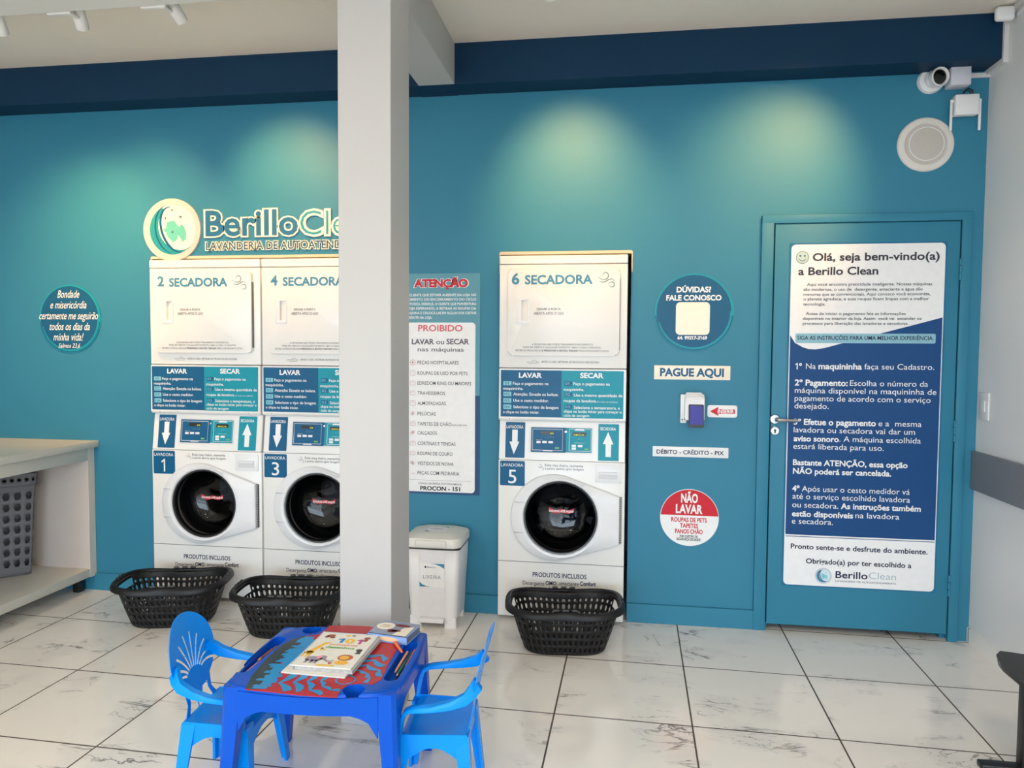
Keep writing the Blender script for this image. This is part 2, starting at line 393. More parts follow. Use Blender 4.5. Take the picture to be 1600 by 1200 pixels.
# ================================================================ signs on the wall
LOGO_TEAL = mat('logo_teal', '#1c8d9a', .4); LOGO_MINT = mat('logo_mint', '#63b9ad', .4)
def emblem(bm, cx, cz, r, y, cols):
    """round laundry emblem; cols = (cream field, teal crescent, navy swoosh, mint cloth, ink star) material indices"""
    flat(bm, circ(cx, cz, r, 40), y, cols[0])
    # crescent
    o = circ(cx, cz, r, 30, 118, 312); i = circ(cx + .36 * r, cz + .16 * r, r * .98, 24, 300, 137)
    flat(bm, o + i, y - .0006, cols[1])
    def arc(ox, oz, ra, rb, a0, a1, rot, w, mi):
        p = []
        for k in range(25):
            t = R_(a0 + (a1 - a0) * k / 24); x, z = ra * cos(t), rb * sin(t); c, s = cos(R_(rot)), sin(R_(rot))
            p.append((cx + r * (ox + x * c - z * s), cz + r * (oz + x * s + z * c)))
        stroke(bm, p, w * r, y - .0012, mi)
    arc(.12, .0, .58, .95, 75, 262, 22, .10, cols[2]); arc(-.02, .02, .72, 1.0, 95, 250, 12, .06, cols[2])
    sh = [(-.42, .02), (-.3, .05), (-.24, .3), (-.05, .34), (.1, .36), (.16, .24), (.28, .12), (.42, .2), (.52, .1), (.6, -.15), (.58, -.4), (.42, -.5), (.34, -.34), (.24, -.22), (.2, -.4), (.02, -.52), (-.2, -.3), (-.3, -.1)]
    flat(bm, [(cx + r * a, cz + r * b) for a, b in sh], y - .0009, cols[3])
    for sx, sz, q in ((.0, .78, .1), (-.3, .46, .09), (.36, .5, .11), (.0, -.1, .09)):
        flat(bm, [(cx + r * (sx + (q if k % 4 == 0 else q if k % 4 == 2 else q * .22) * cos(R_(45 * k)) * (1 if k % 2 == 0 else 1)), cz + r * (sz + (q if k % 2 == 0 else q * .25) * sin(R_(45 * k)))) for k in range(8)], y - .0015, cols[4])

# shop logo: roundel and lettering
rx, rz = -4.3917, 2.1685; rr = .181
t = thing('wall_emblem', 'round white laundry emblem above the dryer at the left end of the pair', 'sign', (rx, 0, rz))
bm = NB(); prism(bm, circ(rx, rz, rr, 64), -.014, 0, 0, .003); obj('backing_disc', bm, mat('emblem_white', (.60, .53, .51), .4), t)
bm = NB(); emblem(bm, rx + .006, rz, rr * .80, -.0146, (0, 1, 2, 3, 4)); obj('emblem_print', bm, [CREAM_P, LOGO_TEAL, NAVY, LOGO_MINT, INK_D], t, 0)
lx0, lx1, lz, lh = -4.1796, -3.6119, 2.1306, 0.139
cx0_, cx1_, cz_, ch_ = -3.5974, -3.1302, 2.1256, 0.1364
sx0, sx1, sz_, shh = -4.1788, -3.1304, 2.0485, 0.0436
t = thing('logo_lettering', 'large raised shop name lettering beside the round emblem, partly behind the column', 'sign', (lx0, 0, lz))
def backed(lines, y):
    b = NB()
    for s, a, c, z, h, bo in lines: write(b, s, a, c, z, h, y, bo)
    g = bmesh.ops.extrude_face_region(b, geom=list(b.faces))
    bmesh.ops.translate(b, verts=[v for v in g['geom'] if isinstance(v, bmesh.types.BMVert)], vec=(0, -.010, 0))
    return b
obj('letter_backing', backed([('Berillo', lx0 - .012, lx1 + .008, lz, lh, .062), ('Clean', cx0_ - .012, cx1_ + .012, cz_, ch_, .05), ('LAVANDERIA DE AUTOATENDIMENTO', sx0 - .006, sx1 + .006, sz_, shh, .075)], -.001), CREAM_P, t, 0)
lettering('name_lettering', [('Berillo', lx0, lx1, lz, lh, .022)], mat('logo_blue', '#1d668c', .4), t, -.0125)
lettering('name_lettering', [('Clean', cx0_, cx1_, cz_, ch_, -.012)], LOGO_TEAL, t, -.0125)
lettering('tagline', [('LAVANDERIA DE AUTOATENDIMENTO', sx0, sx1, sz_, shh, .012)], INK_D, t, -.0125)

def disc_sign(name, label, cx, cz, r, th=.006):
    t = thing(name, label, 'sign', (cx, 0, cz))
    b = NB(); prism(b, circ(cx, cz, r, 64), -th, 0); obj('disc', b, TEALP, t)
    b = NB(); flat(b, circ(cx - .002, cz + .004, r * .94, 64), -th - .0008); obj('disc_print', b, NAVY, t, 0)
    b = NB(); ring_flat(b, cx, cz, r * .955, r * .985, -th - .0004, 185, 355, mi=0); ring_flat(b, cx, cz - .0, r * .90, r * .925, -th - .0012, 195, 362, mi=1); obj('ring_print', b, [NAVY, TEALP], t, 0)
    return t
qx, qz = -5.0733, 1.6484; qr = .205
t = disc_sign('quote_sign', 'round dark teal wall sign with a psalm verse in white script', qx, qz, qr)
lettering('lettering', [('Bondade', -5.1518, -5.0038, 1.7755, 0.0442), ('e misericórdia', -5.1999, -4.9585, 1.7111, 0.0443), ('certamente me seguirão', -5.2776, -4.8824, 1.6456, 0.0443), ('todos os dias da', -5.2088, -4.9392, 1.5809, 0.0444), ('minha vida!', -5.1855, -4.9812, 1.5176, 0.0445), ('Salmos 23,6', -5.1521, -5.0058, 1.4736, 0.0271)], WHITE_P, t, -.0085, .004, .38)
cx, cz = -1.4023, 1.6842
t = disc_sign('contact_sign', 'round teal contact sign with a blank white square, above the pay here plate', cx, cz, .205)
bm = NB(); flat(bm, rrect(-1.4963, -1.321, 1.5653, 1.7379, .022), -.0078); obj('white_square', bm, CREAM_P, t, 0)
lettering('lettering', [('DÚVIDAS?', -1.4947, -1.3168, 1.7906, 0.0278), ('FALE CONOSCO', -1.548, -1.2629, 1.7478, 0.0263)], WHITE_P, t, -.0085, .035)
lettering('phone_number', [('64. 99217-3169', -1.486, -1.3328, 1.5414, 0.0168)], WHITE_P, t, -.0085, .035)

def plate(name, label, r, rad, m, th=.006, cat='sign'):
    x0, x1, z0, z1 = r
    t = thing(name, label, cat, ((x0 + x1) / 2, 0, z0)); b = NB(); prism(b, rrect(x0, x1, z0, z1, rad), -th, 0, 0, .001); obj('plate', b, m, t)
    return t
t = plate('pay_here_plate', 'white plate reading pay here in blue capitals above the card terminal', (-1.6047, -1.2096, 1.3271, 1.4023), .004, CREAM_P)
lettering('lettering', [('PAGUE AQUI', -1.5741, -1.2426, 1.346, 0.0399)], BLUE_P, t, -.0068, .04)
t = plate('payment_methods_plate', 'narrow white plate listing debit, credit and pix below the card terminal', (-1.6056, -1.2108, 0.9124, 0.9672), .003, WHITE_P)
lettering('lettering', [('DÉBITO - CRÉDITO - PIX', -1.5851, -1.2342, 0.9282, 0.0207)], INK_N, t, -.0068, .02)
t = plate('insert_card_plate', 'small white plate with a red arrow pointing at the card terminal', (-1.323, -1.17, 1.1287, 1.1936), .012, WHITE_P, .004)
bm = NB(); flat(bm, [(-1.3106, 1.1607), (-1.2675, 1.1845), (-1.2673, 1.1728), (-1.1825, 1.1728), (-1.182, 1.1489), (-1.2668, 1.1483), (-1.2665, 1.137)], -.0048); obj('arrow_print', bm, RED, t, 0)
lettering('lettering', [('INSERIR', -1.2708, -1.187, 1.1521, 0.0184)], WHITE_P, t, -.0056, .03)
nx, nz = -1.4069, 0.586
t = thing('no_pet_laundry_sign', 'round red and white prohibition sign on the wall beside the door', 'sign', (nx, 0, nz))
bm = NB(); prism(bm, circ(nx, nz, .154, 64), -.004, 0); obj('disc', bm, WHITE_P, t)
bm = NB(); flat(bm, circ(nx, nz, .151, 40, 4.5, 175.5), -.0048); obj('red_field', bm, RED, t, 0)
lettering('lettering', [('NÃO', -1.4517, -1.3637, 0.6683, 0.0457), ('LAVAR', -1.4785, -1.3385, 0.6099, 0.0448)], WHITE_P, t, -.0056, .035)
lettering('lettering', [('ROUPAS DE PETS', -1.5015, -1.3151, 0.5625, 0.0224), ('TAPETES', -1.4553, -1.3601, 0.5307, 0.0224), ('PANOS CHÃO', -1.4806, -1.3355, 0.4996, 0.0224)], RED, t, -.0048, .03)
lettering('lettering', [('POR QUESTÃO DE', -1.4559, -1.3617, 0.4779, 0.0125), ('SEGURANÇA DE SAÚDE', -1.4719, -1.3463, 0.4616, 0.0125)], BLACK_I, t, -.0048, .03)

# attention / prohibited items poster
px0, px1, pz1 = -3.0071, -2.5551, 1.9014; pz0 = 0.6638
t = thing('prohibited_items_poster', 'tall wall poster of prohibited items, between the column and the single stack', 'poster', ((px0 + px1) / 2, 0, pz0))
bm = NB(); box(bm, px0, px1, -.004, -.0008, pz0, pz1); obj('backing', bm, mat('poster_steel_teal', '#5f97a8', .3, spec=.18), t)
bm = NB(); flat(bm, [(px0, pz0), (px1, pz0), (px1, 1.2238), (px0, 1.1993)], -.0046); obj('navy_field', bm, mat('poster_slate', '#35507a', .35, spec=.18), t, 0)
wx0, wx1 = -2.9794, -2.5807
bm = NB(); prism(bm, rrect(wx0, wx1, 0.676, 1.629, .02), -.007, -.004); obj('white_panel', bm, WHITE_P, t)
ttl = ('ATENÇÃO', -2.9317, -2.6237, 1.8265, 0.0408)
lettering('title_outline', [(ttl[0], ttl[1] - .006, ttl[2] + .006, ttl[3], ttl[4], .085)], WHITE_P, t, -.0052)
lettering('title', [ttl], RED, t, -.006, .045)
lettering('lettering', [('O CLIENTE QUE ESTIVER AUSENTE DA LOJA NO', -2.9808, -2.577, 1.7757, 0.0129), ('MOMENTO DO ENCERRAMENTO DO CICLO', -2.9808, -2.5769, 1.7509, 0.0129), ('AUTORIZA, DESDE JÁ, O CLIENTE QUE PORVENTURA', -2.9808, -2.5768, 1.726, 0.0129), ('ESTEJA ESPERANDO, A RETIRAR AS ROUPAS DA', -2.9808, -2.5767, 1.7011, 0.0129), ('MÁQUINA E COLOCÁ-LAS EM ALGUM DOS CESTOS', -2.9808, -2.5766, 1.6753, 0.0129), ('PRESENTE NA LOJA.', -2.9808, -2.8269, 1.6499, 0.013)], WHITE_P, t, -.0052, .02)
lettering('lettering', [('PROIBIDO', -2.9066, -2.6532, 1.5809, 0.0334)], mat('coral_print', '#d0505a', .4), t, -.0078, .02)
lettering('lettering', [('LAVAR', -2.9437, -2.8152, 1.5078, 0.0287, .03), ('ou', -2.8028, -2.7578, 1.5084, 0.0268), ('SECAR', -2.7446, -2.6152, 1.5087, 0.0285, .03), ('nas máquinas', -2.9098, -2.6459, 1.4678, 0.0232)], mat('plum_ink', '#5c5566', .5), t, -.0078, .012)
items = [('PEÇAS HOSPITALARES', -2.9102, -2.6744, 1.396, 0.0188), ('ROUPAS DE USO POR PETS', -2.9102, -2.6236, 1.3367, 0.0188), ('EDREDOM KING OU MAIORES', -2.9102, -2.603, 1.2806, 0.0188), ('TRAVESSEIROS', -2.9102, -2.7512, 1.2239, 0.0189), ('ALMOFADADAS', -2.9101, -2.747, 1.1672, 0.0189), ('PELÚCIAS', -2.9101, -2.8053, 1.1077, 0.019), ('TAPETES DE CHÃO', -2.9101, -2.7154, 1.0508, 0.019), ('CALÇADOS', -2.9101, -2.7973, 0.9996, 0.019), ('CORTINAS E TENDAS', -2.91, -2.6908, 0.9398, 0.019), ('ROUPAS DE COURO', -2.91, -2.7081, 0.8833, 0.0191), ('VESTIDOS DE NOIVA', -2.91, -2.7019, 0.8266, 0.0191), ('PEÇAS COM PEDRARIA', -2.9099, -2.6687, 0.7731, 0.0191)]
lettering('lettering', items + [('(QUALQUER TIPO)', -2.7131, -2.6262, 1.0528, 0.0076), ('CÓDIGO DE DEFESA DO CONSUMIDOR', -2.9062, -2.6556, 0.7179, 0.01)], mat('charcoal_ink', '#3a3740', .5), t, -.0078, .004)
lettering('lettering', [('PROCON - 151', -2.8945, -2.6638, 0.6847, 0.0219)], BLACK_I, t, -.0078, .035)
bm = NB(); ix = -2.9381
for k, (s, a, b, z, h) in enumerate(items):
    c = z + h / 2; q = .0155
    if k == 0:
        ring_flat(bm, ix, c, q * .86, q, -.0078, n=24); flat(bm, rrect(ix - q * .5, ix + q * .5, c - .002, c + .002, .0005), -.0078); flat(bm, rrect(ix - .002, ix + .002, c - q * .5, c + q * .5, .0005), -.0079)
    elif k in (5, 7, 10):
        for j in range(5): stroke(bm, circ(ix + q * .45 * cos(j * 1.3 + k), c + q * .35 * sin(j * 1.9), q * .35, 8, 0, 330), .002, -.0078, 0)
    elif k == 11: stroke(bm, circ(ix, c + .006, q * .8, 14, 180, 360), .0016, -.0078)
    else:
        w, hh = q * (1, .9, .95, .85)[k % 4], q * (.7, .85, .75)[k % 3]
        stroke(bm, rrect(ix - w, ix + w, c - hh, c + hh, .004, 3) + [(ix + w, c + hh - .004)], .0016, -.0078, 0, False); stroke(bm, [(ix - w * .6, c), (ix, c + hh * .4), (ix + w * .6, c)], .0014, -.0078, 0, False)
obj('item_icons', bm, mat('rose_ink', '#c0646a', .5), t, 0)
bm = NB(); lz_ = 0.741; flat(bm, [(wx0 + .015, lz_), (wx1 - .02, lz_), (wx1 - .02, lz_ + .001), (wx0 + .015, lz_ + .001)], -.0078); obj('rule_line', bm, INK, t, 0)

# welcome poster on the door
DY = -.018
ax0, ax1, az0, az1 = -0.8996, -0.154, 0.2562, 2.0301
ax0, ax1 = -0.9199, -0.1814
t = thing('welcome_poster', 'tall white and navy instruction poster covering the blue door', 'poster', ((ax0 + ax1) / 2, DY, az0))
bm = NB(); box(bm, ax0 - .009, ax1 + .009, DY - .002, DY, az0 - .008, az1 + .008); obj('backing', bm, mat('poster_backing', '#2b6f94', .4, spec=.18), t)
bm = NB(); prism(bm, rrect(ax0, ax1, az0, az1, .022), DY - .004, DY - .002); obj('white_sheet', bm, WHITE_P, t)
YP = DY - .0046
wave = [(-0.8913, 1.5252), (-0.8515, 1.503), (-0.8229, 1.4943), (-0.7909, 1.4922), (-0.7451, 1.5), (-0.6614, 1.5242), (-0.4647, 1.5787), (-0.3185, 1.6192)]
nb = [(-0.9176, 0.5219), (-0.1881, 0.5237)]
nzb = (nb[0][1] + nb[1][1]) / 2
e0, e1 = ax0 + .004, ax1 - .004
bm = NB(); flat(bm, [(e0, nzb), (e1, nzb), (e1, 1.657)] + wave[::-1] + [(e0, 1.5645)], YP)
dl = nzb - .0075
flat(bm, [(e0, dl - .0035), (e1, dl - .0035), (e1, dl), (e0, dl)], YP); obj('navy_field', bm, POSTER_NAVY, t, 0)
bm = NB(); flat(bm, rrect(-0.8904, -0.2145, 1.5255, 1.5747, .008), YP - .0006); obj('banner', bm, mat('pale_blue_banner', '#86b5c6', .4), t, 0)
PT = lambda *a: a
lettering('heading', [('Olá, seja bem-vindo(a)', -0.8152, -0.2084, 1.9465, 0.0378), ('a Berillo Clean', -0.8841, -0.4961, 1.8749, 0.0381)], mat('heading_ink', '#2c2d3c', .5), t, YP - .0006, .024)
lettering('paragraph', [('Aqui você encontra praticidade inteligente. Nossas máquinas', -0.8402, -0.24, 1.8186, 0.0146), ('são modernas, o uso de  detergente, amaciante e água são', -0.8566, -0.2832, 1.7932, 0.0146), ('menores que as convencionais. Aqui conosco você economiza,', -0.856, -0.2465, 1.7686, 0.0146), ('o planeta agradece, e suas roupas ficam limpas com a melhor', -0.8554, -0.2525, 1.7445, 0.0146), ('tecnologia.', -0.8562, -0.7473, 1.718, 0.0148)], INK, t, YP - .0006, .012)
lettering('paragraph', [('Antes de iniciar o pagamento leia as informações', -0.8415, -0.3596, 1.6694, 0.0147), ('disponíveis no interior da loja. Assim  você vai  entender os', -0.8564, -0.2839, 1.6445, 0.0147), ('processos para liberação das lavadoras e secadoras.', -0.8558, -0.3444, 1.6191, 0.0147)], INK, t, YP - .0006, .012)
lettering('banner_lettering', [('SIGA AS INSTRUÇÕES PARA UMA MELHOR EXPERIÊNCIA.', -0.881, -0.2244, 1.5424, 0.0199)], INK_N, t, YP - .0012, .012)
bd, rg = .026, .0
lettering('instructions', [
 ('1º', -0.8866, -0.8545, 1.39, 0.0299, bd), ('Na', -0.8345, -0.7862, 1.3918, 0.0283, rg), ('maquininha', -0.7727, -0.5612, 1.3914, 0.0296, bd), ('faça seu Cadastro.', -0.5494, -0.2162, 1.3926, 0.0279, rg),
], WHITE_P, t, YP - .0006)
lettering('instructions', [
 ('2º Pagamento:', -0.8874, -0.6274, 1.3055, 0.0298, bd), ('Escolha o número da', -0.6168, -0.2426, 1.3068, 0.028, rg), ('máquina disponível na maquininha de', -0.8864, -0.2019, 1.2664, 0.0281, rg), ('pagamento de acordo com o serviço', -0.8861, -0.2278, 1.2254, 0.0282, rg), ('desejado.', -0.8859, -0.7171, 1.1856, 0.0285, rg),
], WHITE_P, t, YP - .0006)
lettering('instructions', [
 ('3º Efetue o pagamento', -0.8881, -0.4854, 1.1014, 0.0299, bd), ('e a  mesma', -0.4729, -0.2668, 1.1021, 0.028, rg), ('lavadora ou secadora vai dar um', -0.8871, -0.2964, 1.0611, 0.0283, rg), ('aviso sonoro', -0.886, -0.6632, 1.015, 0.0285, bd), ('. A máquina escolhida', -0.6603, -0.2676, 1.0173, 0.0282, rg), ('estará liberada para uso.', -0.8865, -0.4435, 0.9747, 0.0285, rg),
], WHITE_P, t, YP - .0006)
lettering('instructions', [
 ('Bastante ATENÇÃO, essa opção', -0.8866, -0.3268, 0.8898, 0.0284, bd), ('NÃO poderá ser cancelada.', -0.8855, -0.4036, 0.8447, 0.0285, bd),
], WHITE_P, t, YP - .0006)
lettering('instructions', [
 ('4º', -0.8869, -0.8502, 0.7514, 0.0304, bd), ('Após usar o cesto medidor vá', -0.8386, -0.3123, 0.7528, 0.0285, rg), ('até o serviço escolhido lavadora', -0.8844, -0.3096, 0.7122, 0.0286, rg), ('ou secadora.', -0.8848, -0.6559, 0.6673, 0.0288, rg), ('As instruções também', -0.6438, -0.2566, 0.6678, 0.0284, bd), ('estão disponíveis', -0.8851, -0.5825, 0.6199, 0.0288, bd), ('na lavadora', -0.5712, -0.3587, 0.6229, 0.0285, rg), ('e secadora.', -0.8849, -0.6799, 0.581, 0.0289, rg)], WHITE_P, t, YP - .0006)
lettering('closing_lines', [('Pronto sente-se e desfrute do ambiente.', -0.8868, -0.2166, 0.4484, 0.0257)], INK_N, t, YP, .02)
lettering('closing_lines', [('Obrigado(a) por ter escolhido a', -0.8091, -0.2922, 0.3734, 0.0257)], INK_N, t, YP, .02)
bm = NB(); ex, ez = -0.7206, 0.3112
flat(bm, circ(ex, ez, .042, 40), YP, 5); emblem(bm, ex, ez, .034, YP - .0006, (0, 1, 2, 3, 4)); obj('emblem_print', bm, [mat('pale_print', (.62, .76, .82), .4), mat('logo_sky', '#3d8fb5', .4), INK_N, PALE, INK_D, mat('silver_print', (.55, .60, .66), .4)], t, 0)
lettering('name_lettering', [('Berillo', -0.6604, -0.5024, 0.3038, 0.0349)], INK_N, t, YP, .016)
lettering('name_lettering', [('Clean', -0.4961, -0.3645, 0.3065, 0.0347)], mat('logo_grey_blue', '#7fa3b8', .4), t, YP, -.012)
lettering('tagline', [('LAVANDERIA DE AUTOATENDIMENTO', -0.6598, -0.3652, 0.2828, 0.0091)], INK_N, t, YP, .0)
bm = NB(); sx_, sz2 = -0.8651, 1.9645
flat(bm, circ(sx_, sz2, .032, 32), YP, 0); ring_flat(bm, sx_, sz2, .0295, .032, YP - .0006, n=32, mi=1)
for e in (-.011, .011): flat(bm, circ(sx_ + e, sz2 + .008, .0045, 12), YP - .0006, 1)
stroke(bm, circ(sx_, sz2, .018, 16, 200, 340), .0035, YP - .0006, 1); obj('smiling_face_print', bm, [mat('pale_mint', '#b9cfcb', .4), INK_D], t, 0)

# ================================================================ card terminal
def tp(x, y, Y=0): return x, y
tx0, tz = -1.464, 1.0856
tx1, tzt = -1.3448, 1.2615
t = thing('card_terminal', 'white card payment terminal with a blue screen on the teal wall', 'card terminal', ((tx0 + tx1) / 2, 0, tz))
bw = tx1 - tx0
bm = NB(); box(bm, tx0 - .002, tx0 + .03, -.035, 0, tz + .012, tzt - .012, .003); box(bm, tx0 + .03, tx1 - .01, -.02, 0, tz + .03, tzt - .02, .003); obj('wall_bracket', bm, ENAMEL2, t)
# side profile leans out at the top, screen faces up and out
def terminal(bm, xa, xb, prof, r=.004):
    a = [bm.verts.new((xa, y, z)) for y, z in prof]; b = [bm.verts.new((xb, y, z)) for y, z in prof]; n = len(prof)
    bm.faces.new(a); bm.faces.new(b[::-1])
    for i in range(n): bm.faces.new((a[(i + 1) % n], a[i], b[i], b[(i + 1) % n]))
    bmesh.ops.recalc_face_normals(bm, faces=bm.faces)
    bmesh.ops.bevel(bm, geom=[e for e in bm.edges if len(e.link_faces) == 2 and e.calc_face_angle() > .5], offset=r, segments=2, affect='EDGES')
bx0, bx1 = tx0 + .018, tx1 - .002
bm = NB(); terminal(bm, bx0, bx1, [(-.02, tzt - .02), (-.05, tzt - .006), (-.075, tzt - .03), (-.085, tz + .035), (-.07, tz + .03), (-.02, tz + .05)]); obj('body', bm, ENAMEL2, t)
bm = NB(); terminal(bm, bx0 + .004, bx1 - .010, [(-.03, tzt - .004), (-.055, tzt + .002), (-.083, tzt - .028), (-.08, tzt - .05), (-.05, tzt - .04)], .005); obj('printer_cover', bm, ENAMEL2, t)
s0, s1 = -1.4307 + .002, -1.3484 - .003
bm = NB(); terminal(bm, s0, s1, [(-.078, 1.2012), (-.088, 1.2012), (-.108, tz - .002), (-.098, tz - .004)], .003); bz = obj('screen_bezel', bm, DARK, t)
zt, zb_ = 1.195, tz + .012
k = lambda z: -.0886 - .020 * (1.2012 - z) / (1.2012 - tz)
bm = NB(); bm.faces.new([bm.verts.new(v) for v in ((s0 + .006, k(zb_), zb_), (s1 - .006, k(zb_), zb_), (s1 - .008, k(zt), zt), (s0 + .007, k(zt), zt))]); obj('screen', bm, mat('blue_screen', '#0c1a88', .25, emit=.3), t, 0)
bm = NB()
for q in range(2): lathe_y(bm, [(.0005, -.0365), (.004, -.0365), (.004, -.034)], tx0 + .008 + .012 * q, tz + .03 + .004 * q, 10)
obj('port', bm, DARK, t)

# ================================================================ laundry machines
def swirl(bm, x0, x1, z0, z1, w, y, mi=0):
    X = lambda u: x0 + (x1 - x0) * u; Z = lambda v: z0 + (z1 - z0) * v
    a = [(X(0), Z(.70)), (X(.15), Z(.58)), (X(.32), Z(.50)), (X(.5), Z(.54))] + [(X(.47 + .17 * cos(R_(t))), Z(.76 + .23 * sin(R_(t)))) for t in range(-60, 210, 30)]
    stroke(bm, a, w, y, mi)
    stroke(bm, [(X(.1), Z(.42)), (X(.28), Z(.34)), (X(.45), Z(.36)), (X(.65), Z(.5)), (X(.85), Z(.55)), (X(1), Z(.42))], w, y, mi)
    stroke(bm, [(X(.6), Z(.2)), (X(.72), Z(.32))] + [(X(.84 + .15 * cos(R_(t))), Z(.18 + .17 * sin(R_(t)))) for t in range(110, -180, -30)], w, y, mi)

LEDTXT = mat('led_digits', '#c8d43c', .4, emit=.6)
GREEN_TAG = mat('green_tag', '#67b36a', .4)
def make_washer(x0):
    """washer cabinet with slanted control panel; drawn in world metres with its left front edge at x0"""
    t = thing('washing_machine', None, 'washing machine', (x0, PY, 0))
    z_dryer = ZSPLIT
    zc = 0.8826            # seam below the control panel
    zk = 0.3249            # seam above the kick panel
    bm = NB(); box(bm, x0, x0 + MW, PY, PY + .70, .02, zc, .004)
    cab = obj('cabinet', bm, ENAMEL, t)
    gx, gz = x0 + 0.3424, 0.5805; gr = .192
    b = NB(); lathe_y(b, [(gr - .004, PY - .1), (gr - .004, PY + .52)], gx, gz, 48, True, True); bmesh.ops.recalc_face_normals(b, faces=b.faces)
    boolean(cab, [cutter(b, None, (0, 0, 0))])
    # seams
    b = NB(); box(b, x0 + .001, x0 + MW - .001, PY - .0008, PY, zk - .0016, zk + .0016); obj('seam', b, GREYLINE, t)
    # control panel: leans back towards its top
    zt = z_dryer - .001; ins = .028
    b = NB(); prof = [(PY - .001, zc + .002), (PY + ins, zt), (PY + .25, zt), (PY + .25, zc + .002)]
    terminal(b, x0 + .002, x0 + MW - .002, prof, .003); cp_ = obj('control_panel', b, ENAMEL, t)
    sl = lambda z: PY - .001 + (ins + .001) * (z - zc - .002) / (zt - zc - .002)
    def onp(o):   # lay a flat print on the leaning panel
        off = o.matrix_world.translation
        base = Vector(); p = o.parent
        while p: base += p.location; p = p.parent
        for v in o.data.vertices: v.co.y += sl(v.co.z + base.z) - PY
        return o
    def fl(poly, m, nm, par, d=.0008):
        bb = NB(); flat(bb, poly, PY - d); return onp(obj(nm, bb, m, par, 0))
    def off(pl): return [(x0 + a, c) for a, c in pl]
    bb = NB(); prism(bb, rrect(*[v + (x0 if i < 2 else 0) for i, v in enumerate((0.0363, 0.1427, 0.8948, 1.0859))], .004), PY - .003, PY + .002); wp = onp(obj('washer_arrow_plate', bb, BLUE_P, t))
    fl(off([(0.0724, 1.0453), (0.1024, 1.046), (0.1028, 0.9816), (0.1123, 0.9813), (0.0838, 0.9135), (0.0586, 0.981), (0.0728, 0.9814)]), WHITE_P, 'arrow_print', wp, .0036)
    onp(lettering('lettering', [('LAVADORA', *[v + (x0 if i < 2 else 0) for i, v in enumerate((0.0407, 0.1328, 1.0524, 0.0167))])], WHITE_P, wp, PY - .0036, .012))
    bb = NB(); prism(bb, rrect(*[v + (x0 if i < 2 else 0) for i, v in enumerate((0.539, 0.6479, 0.8917, 1.0854))], .004), PY - .003, PY + .002); dp = onp(obj('dryer_arrow_plate', bb, TEALP, t))
    fl(off([(0.5906, 1.0438), (0.6188, 0.9793), (0.6076, 0.979), (0.6065, 0.9121), (0.5781, 0.9123), (0.5782, 0.9792), (0.563, 0.9794)]), WHITE_P, 'arrow_print', dp, .0036)
    onp(lettering('lettering', [('SECADORA', *[v + (x0 if i < 2 else 0) for i, v in enumerate((0.5483, 0.6309, 1.053, 0.0154))])], WHITE_P, dp, PY - .0036, .012))
    r = [v + (x0 if i < 2 else 0) for i, v in enumerate((0.1647, 0.5108, 0.9216, 1.0679))]
    bb = NB(); prism(bb, rrect(*r, .006), PY - .0024, PY + .002); fr = onp(obj('display_frame', bb, mat('display_frame_white', (.74, .73, .71), .35), t))
    r = [v + (x0 if i < 2 else 0) for i, v in enumerate((0.1762, 0.3652, 0.9281, 1.0612))]; fl(rrect(*r, .002), BLUE_P, 'washer_display', fr, .0030)
    r2 = [v + (x0 if i < 2 else 0) for i, v in enumerate((0.3652, 0.5042, 0.9305, 1.0608))]; fl(rrect(*r2, .002), TEALP, 'dryer_display', fr, .0030)
    bb = NB()
    for q in ((0.1845, 0.3476, 0.9394, 1.0518), (0.3837, 0.4996, 0.939, 1.0547)):
        a, c, d, e = q[0] + x0, q[1] + x0, q[2], q[3]
        stroke(bb, [(a, d), (c, d), (c, e), (a, e), (a, d)], .0022, PY - .0036, 0, False)
    for q, k2 in (((0.2408, 0.2954, 0.9343, 0.9405), 0), ((0.4104, 0.4668, 1.0475, 1.0568), 0)):
        a, c, d, e = q[0] + x0, q[1] + x0, q[2], q[3]
        flat(bb, [(a, d), (c, d), (c - .008, e), (a + .008, e)], PY - .0040)
    for i in range(4): stroke(bb, [(x0 + 0.2519 + .0135 * i, 1.0042), (x0 + 0.2519 + .0135 * i + .009, 1.012)], .0015, PY - .0040)
    for i in range(2): stroke(bb, [(x0 + 0.4297 + .013 * i, 1.0003), (x0 + 0.4297 + .013 * i + .009, 1.0081)], .0015, PY - .0040)
    onp(obj('display_outline', bb, WHITE_P, fr, 0))
    for q in ((0.228, 0.3028, 1.0237, 1.0414), (0.3994, 0.4747, 1.0185, 1.0392)):
        fl(rrect(q[0] + x0, q[1] + x0, q[2], q[3], .001), mat('led_dark', '#2b2420', .2), 'led_window', fr, .0042)
    onp(lettering('led_digits', [('05', x0 + 0.2788, x0 + 0.2985, 1.0264, .0065), ('SECA', x0 + 0.4077, x0 + 0.464, 1.0215, .0075)], LEDTXT, fr, PY - .0050))
    for q in ((0.2066, 0.2285, 0.9767, 0.9882), (0.2378, 0.2623, 0.9775, 0.989), (0.2716, 0.296, 0.9774, 0.9888), (0.3974, 0.4201, 0.9604, 0.9723), (0.4303, 0.4549, 0.9602, 0.9721), (0.3976, 0.4202, 0.9459, 0.9573)):
        bb = NB(); prism(bb, rrect(q[0] + x0, q[1] + x0, q[2], q[3], .001), PY - .0055, PY - .003); onp(obj('button', bb, WHITE_P, fr, 0))
    bb = NB()
    for q in ((0.3072, 0.3295, 0.9486, 0.9569), (0.4664, 0.4869, 0.9461, 0.9539)): flat(bb, rrect(q[0] + x0, q[1] + x0, q[2], q[3], .001), PY - .0042)
    onp(obj('green_tag', bb, GREEN_TAG, fr, 0))
